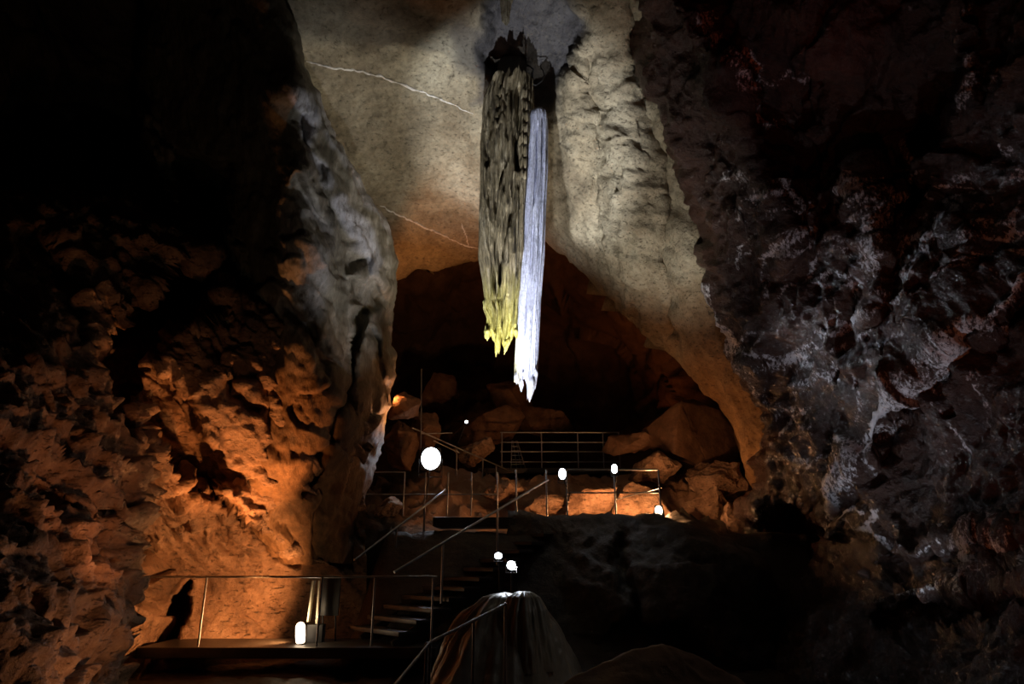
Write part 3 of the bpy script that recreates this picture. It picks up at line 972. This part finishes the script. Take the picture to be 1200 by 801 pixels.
ceiling_o = bpy.data.objects['ceiling']
for pts, a, b, sd in (([(358, 72), (392, 80), (425, 84), (448, 90), (480, 102), (510, 114), (540, 127), (554, 134)], 0.012, 0.033, 1),
                      ([(446, 241), (470, 253), (498, 266), (520, 276), (545, 288), (563, 291)], 0.018, 0.036, 2),
                      ([(541, 262), (546, 276), (549, 289)], 0.008, 0.014, 3),
                      ([(641, 294), (648, 299), (655, 305)], 0.015, 0.025, 4)):
    P3, R3 = vein(pts, a, b, sd)
    if len(P3) > 3:
        o = part('calcite_vein', tube(P3, 0.02, None, 7, R3), M_VEIN, ceiling_o, 'white crystalline vein')
# cable loops hanging by the root of the stalactite
cb = tube([on_surface(x, y, ['ceiling']) or V(x, y, 12.5) for x, y in [(617, 76), (622, 78), (625, 82), (623, 92), (621, 99)]], 0.02)
hook = obj('hanging_cable', bpy.data.meshes.new('hanging_cable'), M_CABLE)
cb = tube([V(x, y, 12.3 + d) for x, y, d in [(616, 78, .8), (621, 78, .2), (625, 81, 0), (624, 90, 0), (622, 98, 0), (628, 100, 0), (635, 95, 0), (638, 88, 0.1), (636, 82, 0.3), (631, 78, .9)]], 0.015, cb)
cb.to_mesh(hook.data)
cb.free()
tag(hook, 'thin black cable looped beside the root of the great stalactite', 'cable')

# ================================================================== THE GREAT STALACTITE
def stal_mat(name, cols, alga, zlo, zhi, rough=0.55):
    n = N(name)
    a = n.tex('ShaderNodeTexNoise', 5, 8, 0.7, stretch=(1.6, 1.6, 0.22))
    col = n.ramp(a.outputs['Fac'], [(0.32, cols[0]), (0.5, cols[1]), (0.66, cols[2])])
    f = n.tex('ShaderNodeTexNoise', 20, 6, 0.75, stretch=(1, 1, 0.7))
    col = n.mix(1.0, col, n.ramp(f.outputs['Fac'], [(0.3, g(0.45)), (0.5, g(1)), (0.7, g(1.15))]), 'MULTIPLY')
    gm = n.new('ShaderNodeNewGeometry')
    sx = n.new('ShaderNodeSeparateXYZ')
    n.link(gm.outputs['Position'], sx.inputs[0])
    mr = n.new('ShaderNodeMapRange')
    mr.inputs['From Min'].default_value = zhi
    mr.inputs['From Max'].default_value = zlo
    n.link(n.math('ADD', sx.outputs['Z'], n.math('MULTIPLY', a.outputs['Fac'], 1.2)), mr.inputs['Value'])
    if alga:
        at_ = n.new('ShaderNodeAttribute', attribute_name='stain_and_light')
        col = n.mix(n.math('MULTIPLY', mr.outputs[0], at_.outputs['Fac'], True), col, n.mix(n.ramp(f.outputs['Fac'], [(0.4, g(0)), (0.65, g(1))]), alga[0], alga[1]))
    n.link(col, n.b.inputs['Base Color'])
    n.b.inputs['Roughness'].default_value = rough
    bp = n.new('ShaderNodeBump')
    bp.inputs['Strength'].default_value = 1.0
    bp.inputs['Distance'].default_value = 0.05
    n.link(n.math('ADD', f.outputs['Fac'], a.outputs['Fac']), bp.inputs['Height'])
    n.link(bp.outputs['Normal'], n.b.inputs['Normal'])
    return n.m


M_OLD = stal_mat('weathered_brown_calcite', [(0.03, 0.022, 0.012), (0.23, 0.18, 0.10), (0.46, 0.39, 0.27)], [(0.40, 0.33, 0.03), (0.80, 0.74, 0.24)], 6.1, 7.6)
M_NEW = stal_mat('white_calcite_column', [(0.42, 0.43, 0.56), (0.66, 0.68, 0.85), (0.80, 0.82, 0.96)], [(0.60, 0.52, 0.10), (0.85, 0.83, 0.62)], 5.2, 6.6)
SY = 12.5
root_loc = V(602, 78, SY)
stal = thing('stalactite', root_loc, 'giant stalactite hanging from the vault, brown curtain beside a taller white column', 'stalactite')


def pillar(name, cyl, Yc, top, bots, mat, parent, depth, flute=0.10, nfl=9, seed=1, knobs=(), hollow=(), stain_and_light=None, cap=0.12, ripple=0.0, zf=1.2):
    """cyl: list (py, pxL, pxR); bots: (theta fraction -> py) ragged lower rim, theta 0=left edge .5=right edge over the near side"""
    nu, nv = 260, 420
    th = np.linspace(0, 2 * np.pi, nu, endpoint=False)     # 0: left, pi/2: towards camera, pi: right
    t = np.linspace(0, 1, nv)
    T, TH = np.meshgrid(t, th, indexing='ij')
    lat = (1 - np.cos(TH)) / 2                              # 0 at the left edge, 1 at the right edge
    bot = interp(bots, lat)
    back = np.sin(TH) < 0
    bot = np.where(back, bot - 6 - 10 * fbm(np.stack([TH.ravel() * 3, TH.ravel() * 0, TH.ravel() * 0], 1), 2, seed).reshape(TH.shape) ** 2, bot)
    PY = top + (bot - top) * T
    Lx = interp([(a, b) for a, b, c in cyl], PY)
    Rx = interp([(a, c) for a, b, c in cyl], PY)
    pc = at((Lx + Rx) / 2, PY, Yc)
    pl = at(Lx, PY, Yc)
    pr = at(Rx, PY, Yc)
    hw = (pr[..., 0] - pl[..., 0]) / 2
    q = np.stack([np.cos(TH).ravel() * nfl / 5, np.sin(TH).ravel() * nfl / 5, pc[..., 2].ravel() * 0.35], 1)
    fl = fbm(q, 4, seed, 0.6, True).reshape(T.shape)
    q2 = np.stack([np.cos(TH).ravel() * 3, np.sin(TH).ravel() * 3, pc[..., 2].ravel() * zf], 1)
    fine = fbm(q2, 4, seed + 11).reshape(T.shape)
    topr = np.sqrt(np.clip(1 - (1 - np.clip(T / cap, 0, 1)) ** 2.5, 0.0, 1)) if cap else np.ones(T.shape)
    tip = np.clip((1 - T) / 0.02, 0, 1) ** 0.5
    rx = hw * (0.7 + 0.3 * topr) * (1 + flute * 0.15 * fl)
    ry = depth * (0.55 + 0.45 * topr) * (1 + flute * fl * 1.6 + 0.05 * fine)
    ry = ry * (1 + ripple * np.sin(pc[..., 2] * 38 + 3 * fl + 4 * fine))
    for lx, y0, y1, wd, per, am in knobs:                 # chains of knobs down the near face
        m = np.exp(-((lat - lx) / wd) ** 2) * (PY > y0) * (PY < y1) * (np.sin(TH) > 0)
        u = ((PY - y0) / per) % 1.0
        ry = ry + m * am * (np.sqrt(np.clip(1 - (2 * u - 1) ** 2, 0, 1)) - 0.45)
    for lx0, y0, lx1, y1, wd, am in hollow:
        am *= 1.5               # deep dark folds
        f = np.clip((PY - y0) / (y1 - y0), 0, 1)
        lc = lx0 + (lx1 - lx0) * f + 0.02 * fbm(np.stack([PY.ravel() * .05, PY.ravel() * 0, PY.ravel() * 0], 1), 2, seed + 3).reshape(PY.shape)
        m = np.exp(-((lat - lc) / wd) ** 2) * sm((PY - y0) / 12) * sm((y1 - PY) / 12) * (np.sin(TH) > 0)
        ry = ry - m * am
    ry = np.maximum(ry, depth * 0.12)
    x = pc[..., 0] - np.cos(TH) * rx
    y = pc[..., 1] - np.sin(TH) * ry * (0.25 + 0.75 * tip)
    z = pc[..., 2]
    P = np.stack([x, y, z], -1)
    # close the lower end upwards
    ring = P[-1].copy()
    cen = ring.mean(0)
    inner = ring * 0.45 + cen * 0.55
    inner[:, 2] = np.maximum(ring[:, 2], cen[2]) + 0.15
    inner2 = np.repeat(cen[None], nu, 0)
    inner2[:, 2] = inner[:, 2].max() + 0.1
    top_c = np.repeat(P[0].mean(0)[None], nu, 0)
    P = np.concatenate([top_c[None], P, inner[None], inner2[None]], 0)
    st = np.ones(P.shape[:2]) if stain_and_light is None else np.concatenate([stain_and_light(lat, PY)[:1], stain_and_light(lat, PY), stain_and_light(lat, PY)[-1:], stain_and_light(lat, PY)[-1:]], 0)
    P = P - np.array(root_loc)
    return obj(name, grid_mesh(name, P, True, attrs={'stain_and_light': st}, flip=True), mat, parent)


old = pillar('brown_curtain', [(96, 577, 624), (120, 568, 624), (170, 565, 622), (240, 563, 619), (300, 562, 616), (318, 565, 614), (330, 567, 613), (355, 569, 611), (362, 567, 610), (372, 571, 609), (395, 569, 608), (415, 572, 607)],
             SY, 96, [(0.0, 397), (0.08, 399), (0.15, 394), (0.22, 401), (0.30, 404), (0.36, 417), (0.42, 412), (0.47, 396), (0.55, 414), (0.60, 411), (0.68, 406), (0.78, 401), (0.86, 393), (1.0, 396)],
             M_OLD, stal, 0.36, 0.30, 14, 101, cap=0.02,
             knobs=[(0.37, 112, 165, 0.09, 14, 0.10), (0.86, 118, 222, 0.10, 13, 0.13)],
             hollow=[(0.14, 100, 0.18, 210, 0.05, 0.20), (0.66, 110, 0.74, 215, 0.045, 0.22), (0.72, 130, 0.72, 214, 0.03, 0.12), (0.50, 205, 0.30, 262, 0.03, 0.10), (0.62, 255, 0.38, 345, 0.045, 0.20), (0.22, 200, 0.27, 350, 0.04, 0.13), (0.55, 340, 0.5, 390, 0.03, 0.08)],
             stain_and_light=lambda lat, py: np.clip(1.2 - 0.0 * lat, 0, 1))
old['label'] = 'weathered brown curtain, yellow green at its ragged foot'
new = pillar('white_column', [(132, 621, 641), (150, 619, 642), (200, 617.5, 642), (240, 615.5, 640), (300, 611, 638), (350, 608, 634), (400, 604.5, 631.5), (430, 603, 630), (450, 602.5, 628.5), (470, 606, 624)],
             SY - 0.12, 132, [(0.0, 448), (0.12, 449), (0.2, 451), (0.26, 459), (0.32, 457), (0.37, 446), (0.46, 445), (0.56, 452), (0.64, 470), (0.72, 467), (0.78, 456), (0.9, 448), (1.0, 442)],
             M_NEW, stal, 0.25, 0.12, 24, 131, cap=0.035, hollow=[(0.45, 150, 0.42, 250, 0.035, 0.06), (0.7, 140, 0.68, 210, 0.03, 0.05), (0.42, 428, 0.42, 443, 0.05, 0.12)],
             stain_and_light=lambda lat, py: np.clip(1.0 - lat * 2.6, 0, 1))
new['label'] = 'bright white column with finely rippled skin'


def icicle(px, py0, py1, w, Yc, mat, bend=0.0, name='drip_tip'):
    host = old if mat is M_OLD else new
    n = 14
    pts, rad = [], []
    for k in range(n):
        t = k / (n - 1)
        y = py0 + (py1 - py0) * t
        pts.append(V(px + bend * t, y, Yc))
        rad.append(max(0.008, min(1, (t + 0.02) / 0.3) ** 0.5 * w * (1 - t ** 1.6) ** 0.8 * (1 + 0.08 * math.sin(k * 0.9 + px))))
    o = part(name, tube(pts, w, None, 12, rad), mat, host)
    a_ = o.data.attributes.new('stain_and_light', 'FLOAT', 'POINT')
    a_.data.foreach_set('value', [1.0 if mat is M_OLD else 0.15] * len(o.data.vertices))
    return o


for a in ((571, 385, 399, .07, 12.22, M_OLD, 0), (578.5, 388, 402, .06, 12.2, M_OLD, 2), (584, 392, 418, .065, 12.15, M_OLD, -3), (596, 396, 415, .06, 12.15, M_OLD, -5), (593, 394, 411, .09, 12.25, M_OLD, -1), (603, 385, 397, .06, 12.2, M_OLD, 3),
          (566.5, 312, 330, .028, 12.4, M_OLD, -1), (570, 310, 331, .028, 12.35, M_OLD, -1), (569, 350, 362, .05, 12.4, M_OLD, -2),
          (611, 444, 459, .055, 12.15, M_NEW, 0), (623.5, 442, 471, .085, 12.15, M_NEW, -3), (605.5, 436, 450, .06, 12.2, M_NEW, 0), (627, 430, 456, .06, 12.2, M_NEW, 0)):
    icicle(*a)
lip = pillar('root_collar', [(70, 584, 617), (84, 583, 617), (100, 582, 618), (110, 586, 616)], SY + 0.45, 70, [(0, 100), (0.5, 108), (1, 102)], M_DARK, stal, 0.22, 0.05, 9, 151, cap=0.3, stain_and_light=lambda a, b: a * 0)  # added collar, its dark colour stands in for the shaded hollow
sm_st = cone_form('stalactite', V(593, 10, 11.2)[0], V(593, 10, 11.2)[1], V(593, -40, 11.2)[2], V(593, 30, 11.2)[2], [(0, 0.0), (0.08, 0.06), (0.5, 0.13), (1, 0.22)], M_CEIL, seed=77, nu=60, nv=50)
tag(sm_st, 'small pale stalactite above the dark recess at the top edge', 'stalactite')

# ================================================================== METALWORK
def railing(name, label, posts, rails, r=0.022, mat=None, group=None):
    r *= 0.78
    """posts: (top point, foot point); rails: lists of points"""
    mat = mat or M_STEEL
    base = posts[0][1] if posts else rails[0][0]
    t = thing(name, base, label, 'railing', group)
    for a, b in posts:
        part('post', tube([b, a], r), mat, t)
    for k, ps in enumerate(rails):
        part('handrail' if k == 0 else 'mid_rail', tube(ps, r if k == 0 else r * 0.8), mat, t)
    return t


def lift(p, h):
    return Vector((p[0], p[1], p[2] + h))


def zof(py, Y):
    return float(at(600, py, Y)[2])


def slope_posts(r0, r1, fr, h):
    return [(r0.lerp(r1, f), lift(r0.lerp(r1, f), -h)) for f in fr]


# decks --------------------------------------------------------------
def deck(name, label, x0, x1, y0, y1, z, th, mat, parts=True):
    o = obj(name, bpy.data.meshes.new(name), mat)
    bm = box((x0 + x1) / 2, (y0 + y1) / 2, z - th / 2, x1 - x0, y1 - y0, th, None, 0.02)
    bm.to_mesh(o.data)
    bm.free()
    return tag(o, label, 'platform')


nd = at(140, 757, 11.6)
nz = zof(757, 11.6)
deck('viewing_platform', 'dark low walkway deck beside the tall warm lamp', float(at(165, 757, 11.6)[0]), float(at(512, 757, 11.6)[0]), 11.45, 12.75, nz, 0.16, M_DECK)
mz = zof(606, 14.3)
deck('viewing_platform', 'middle landing deck in front of the orange rubble', float(at(508, 606, 14.3)[0]), float(at(792, 606, 14.3)[0]), 14.15, 15.5, mz, 0.18, M_DECK)
uz = zof(549, 19.5)
deck('viewing_platform', 'highest deck carrying the four-bar railing', float(at(560, 549, 19.5)[0]), float(at(732, 549, 19.5)[0]), 19.3, 21.4, uz, 0.15, M_DECK)

# upper platform railing: four bars
xs = [588, 635, 678, 708, 727]
ps = []
for x in xs:
    f = V(x, 549, 19.4)
    ps.append((Vector((f.x, f.y, zof(506.5, 19.4))), f))
zs = [zof(v, 19.4) for v in (506.5, 518, 529, 541)]
railing('railing', 'four-bar steel railing along the highest platform', ps, [[Vector((ps[0][0].x - 0.05, 19.4, z)), Vector((ps[-1][0].x + 0.02, 19.4, z))] for z in zs], 0.026)
# little slatted rack (stepladder) behind it
t = thing('stepladder', V(609, 549, 20.2), 'small pale stepladder standing behind the left of the highest railing', 'ladder')
for a, b in (((600, 516), (599, 549)), ((606, 516), (616, 549))):
    part('side_rail', tube([V(*b, 20.2), V(*a, 20.2)], 0.018), M_STEEL, t)
for a, b in (((601, 516), (606, 549)), ((605, 516), (611, 549))):
    part('rear_leg', tube([V(*b, 20.9), V(*a, 20.25)], 0.014), M_STEEL, t)
for k in range(6):
    f = (k + 0.3) / 6.3
    part('rung', tube([V(600 - f, 516 + 33 * f, 20.2), V(606 + 10 * f, 516 + 33 * f, 20.2)], 0.016), M_STEEL, t)

# middle landing railing
mr = 14.3
posts = []
for x in (605, 641, 665, 722, 775):
    f = V(x, 605, mr)
    posts.append((Vector((f.x, f.y, zof(550, mr))), f))
zt, zm = zof(550, mr), zof(577, mr)
xa, xb = posts[0][0].x, posts[-1][0].x
xm = posts[2][0].x
railing('railing', 'two-bar steel railing on the middle landing, lamps on its posts', posts, [[Vector((xm, mr, zt)), Vector((xb, mr, zt))], [Vector((xm, mr, zm)), Vector((xb, mr, zm))]], 0.024)
# brace at the corner
o = part('brace', tube([V(775, 571, 14.6), V(722, 585, 15.2)], 0.014), M_STEEL, bpy.data.objects['railing.001'])
# dim far left railing run
lr = 15.2
posts = []
for x in (417, 472, 497, 524, 552, 583):
    f = V(x, 604, lr)
    posts.append((Vector((f.x, f.y, zof(553, lr))), f))
zt, zm = zof(553, lr), zof(579, lr)
railing('railing', 'dim railing crossing behind the stairs below the big floodlight', posts,
        [[Vector((float(at(385, 553, lr)[0]), lr, zt)), Vector((posts[1][0].x, lr, zt))], [Vector((float(at(380, 580, lr)[0]), lr, zm)), Vector((posts[-1][0].x, lr, zm))]], 0.02)

# sloping handrail coming down from upper left
a, b = V(483, 501, 17.0), V(601, 553, 19.2)
railing('railing', 'double handrail sloping down right behind the big floodlight', slope_posts(a, b, (0.42, 0.68, 0.82), 0.72), [[a, b], [a.lerp(b, 0.2) + Vector((0, -.1, -0.1)), a.lerp(b, 0.45) + Vector((0, -.1, -0.12))]], 0.026)
t = thing('pole', V(493, 545, 17.0), 'thin upright pole behind the top of the sloping handrail', 'pole')
part('shaft', tube([V(493, 548, 17.0), V(494, 432, 17.0)], 0.016), M_STEEL, t)
part('shaft_tie', tube([V(493, 508, 17.0), V(530, 507, 17.3)], 0.014), M_STEEL, t)

# staircase and its two sloping railings
A4, B4 = V(462, 670, 11.6), V(642, 562, 14.0)
A5, B5 = V(415, 656, 12.9), V(522, 574, 15.0)
railing('railing', 'long steel handrail rising along the near side of the stairs', slope_posts(A4, B4, (0.27, 0.62), 0.98), [[A4, B4]], 0.027)
railing('railing', 'shorter handrail rising along the far side of the stairs', slope_posts(A5, B5, (0.42, 0.74), 0.95), [[A5, B5]], 0.027)
st0, st1 = lift(A4, -1.0), lift(B4, -1.0)
t = thing('staircase', st0, 'dark wet stone stairs climbing from low walkway to middle landing', 'stairs')
n = 11
dirv = (st1 - st0)
side = (A5 - A4)
side.z = 0
side = side.normalized() * 1.25
for k in range(n):
    f = (k + 0.5) / n
    c_ = st0 + dirv * f + side * 0.5
    ang = math.atan2(dirv.y, dirv.x)
    bm = box(0, 0, 0, 0.36, 1.5, 0.07, None, 0.012)
    bm.transform(Matrix.Translation(c_) @ Matrix.Rotation(ang, 4, 'Z'))
    part('tread', bm, M_DECK, t)
for s_ in (0.02, 0.98):
    p0, p1 = st0 + side * s_, st1 + side * s_
    d = p1 - p0
    ang = math.atan2(d.y, d.x)
    sl = -math.atan2(d.z, math.hypot(d.x, d.y))
    bm = box(0, 0, -0.16, d.length, 0.06, 0.24, None, 0.01)
    bm.transform(Matrix.Translation((p0 + p1) / 2) @ Matrix.Rotation(ang, 4, 'Z') @ Matrix.Rotation(sl, 4, 'Y'))
    part('stringer', bm, M_DECK, t)

# low walkway railing
lw = 11.5
posts = []
for x, tx in ((232, 240), (371, 372), (435, 435), (505, 508)):
    f = V(x, 757, lw)
    posts.append((Vector((f.x, f.y, zof(676, lw))), f))
zt = zof(675.5, lw)
railing('railing', 'long level railing of the low walkway at the lower left', posts, [[Vector((float(at(175, 675, lw)[0]), lw, zt)), Vector((posts[-1][0].x + 0.06, lw, zt))]], 0.022)
# nearest sloping handrail
k1, k2, k3 = V(462, 803, 6.6), V(504, 752, 7.4), V(592, 708, 8.3)
t = railing('railing', 'nearest handrail sloping up in front of the flowstone mound', [(V(592, 706, 8.3), V(592, 850, 8.3)), (k2.lerp(k3, 0.55), lift(k2.lerp(k3, 0.55), -1.1)), (k2, lift(k2, -1.1)), (k2 + Vector((-.035, 0, 0)), lift(k2, -1.1) + Vector((-.035, 0, 0)))], [[k1, k2, k3]], 0.02)

# ================================================================== LAMPS
def flood(label, loc, aim, w_, h_, dep, glass, strength=None, color=COOL, deg=120, name='floodlight', post=None, glow=0.35):
    """box floodlight: finned housing, glass, yoke bracket; its lamp light included"""
    t = thing(name, loc, label, 'lamp')
    d = (Vector(aim) - Vector(loc)).normalized()
    rot = d.to_track_quat('Y', 'Z').to_matrix().to_4x4()

    def add(nm, bm, m, lab=None, par=None):
        bm.transform(Matrix.Translation(loc) @ rot)
        return part(nm, bm, m, par or t, lab)
    bm = box(0, -dep * 0.5, 0, w_, dep, h_, None, min(w_, h_) * 0.12)
    for k in range(5):
        box(-w_ * 0.36 + k * w_ * 0.18, -dep * 1.1, 0, w_ * 0.04, dep * 0.5, h_ * 0.8, bm, 0.0)
    hs = add('housing', bm, M_BLACK)
    bm = bmesh.new()
    bmesh.ops.create_uvsphere(bm, u_segments=24, v_segments=12, radius=1)
    bmesh.ops.scale(bm, vec=(w_ * 0.46, dep * 0.22, h_ * 0.46), verts=bm.verts)
    bm.transform(Matrix.Translation((0, 0.01, 0)))
    add('lens', bm, glass, 'glowing lens', hs)
    bm = tube([(-w_ * 0.56, -dep * 0.3, 0), (-w_ * 0.56, -dep * 0.3, -h_ * 0.75), (w_ * 0.56, -dep * 0.3, -h_ * 0.75), (w_ * 0.56, -dep * 0.3, 0)], 0.012)
    add('yoke', bm, M_BLACK)
    if post:
        part('stem', tube([Vector(loc) + Vector((0, 0.03, 0)), Vector(post)], 0.014), M_BLACK, t)
    if strength:
        p = Vector(loc) + d * (dep * 0.3 + 0.12)
        spot('lamp_light', p, p + d, strength, color, deg, 0.5, 0.06)
    return t


camv = Vector(CAM.tolist())


def toward(loc, extra=(0, 0, 0)):
    return camv + Vector(extra)


L = V(505, 537, 16.6)
flood('big dazzling white floodlight at the upper left above the stairs', L, toward(L, (1, 0, 3)), 0.50, 0.58, 0.14, E_COOL, 25, COOL, 150, post=V(500, 585, 16.6))
L = V(659, 555, 14.1)
flood('white lamp on the middle landing railing, left of the pair', L, toward(L), 0.16, 0.24, 0.08, E_COOL, 8, COOL, 150, post=V(664, 570, 14.28))
L = V(720, 549, 14.1)
flood('white lamp on the middle landing railing, right of the pair', L, toward(L), 0.13, 0.2, 0.08, E_COOL, 6, COOL, 150, post=V(722, 565, 14.28))
L = V(584, 651, 11.6)
flood('small white spotlight low above the flowstone mound, left and higher one', L, toward(L, (0, 0, 2)), 0.13, 0.11, 0.08, E_COOL, 18, COOL, 150, post=V(586, 700, 11.6))
L = V(599, 662, 10.2)
flood('bright white spotlight on a thin stem directly above the flowstone mound', L, toward(L, (0, 0, 2)), 0.13, 0.13, 0.08, E_COOL, 20, COOL, 150, post=V(600, 706, 10.2))
L = V(546.5, 494, 19.0)
flood('tiny white lamp above the sloping handrail in the background', L, toward(L), 0.09, 0.09, 0.06, E_COOL, None, post=V(536, 520, 19.0))
L = V(772, 598, 14.12)
flood('warm lamp at the right corner foot of the middle railing', L, toward(L, (-2, 0, 0)), 0.17, 0.22, 0.08, E_WARM, None)
point('lamp_light', V(768, 592, 14.75), 130, (1.0, 0.45, 0.18), 0.08)
spot('lamp_light', V(700, 600, 14.7), V(650, 585, 17), 160, (1.0, 0.42, 0.16), 150, 0.6, 0.08)

# tall warm tube lamp on the low walkway
L = V(352, 742, 11.9)
t = thing('floor_lamp', V(352, 756, 11.9), 'glowing upright warm tube lamp standing on the low walkway', 'lamp')
part('base', tube([V(352, 757, 11.9), V(352, 753.5, 11.9)], 0.09, None, 20), M_BLACK, t)
part('tube_bulb', tube([V(352, 753.5, 11.9), V(352, 752, 11.9), V(352, 745, 11.9), V(352, 733, 11.9), V(352, 730, 11.9), V(352, 728.5, 11.9)], .07, None, 20, [0.05, 0.07, 0.078, 0.075, 0.055, 0.02]), E_WARM, t, 'glowing tube')
spot('lamp_light', V(349, 738, 12.1), V(190, 670, 12.2), 340, (1.0, 0.42, 0.14), 140, 0.5, 0.06)

point('lamp_light', V(357, 722, 11.85), 7, (1.0, 0.72, 0.42), 0.04)

# narrow board on pale legs right beside the lamp
M_PALE = metal('pale_painted_wood', (0.72, 0.66, 0.5), 0.6, 0.0)
t = thing('information_board', V(370, 757, 12.25), 'dark upright board on two pale slats beside the warm tube lamp', 'sign')
for a, b, w_ in (((368, 680), (361.5, 728), 0.075), ((375, 680), (371.5, 730), 0.06)):
    p0, p1 = V(*b, 12.1), V(*a, 12.1)
    mid = (p0 + p1) / 2
    d = p1 - p0
    bm = box(0, 0, 0, w_ * 1.7, 0.03, d.length, None, 0.005)
    bm.transform(Matrix.Translation(mid) @ d.to_track_quat('Z', 'Y').to_matrix().to_4x4())
    part('slat', bm, M_PALE, t, 'pale slat')
bm = box(*V(387, 698, 12.35), 0.32, 0.05, 0.62, None, 0.01)
part('board', bm, M_BLACK, t)
part('foot_box', box(*V(370, 744, 12.2), 0.26, 0.2, 0.34, None, 0.01), M_BLACK, t)
for x in (378, 393):
    part('leg', tube([V(x, 757, 12.35), V(x, 715, 12.35)], 0.015), M_BLACK, t)
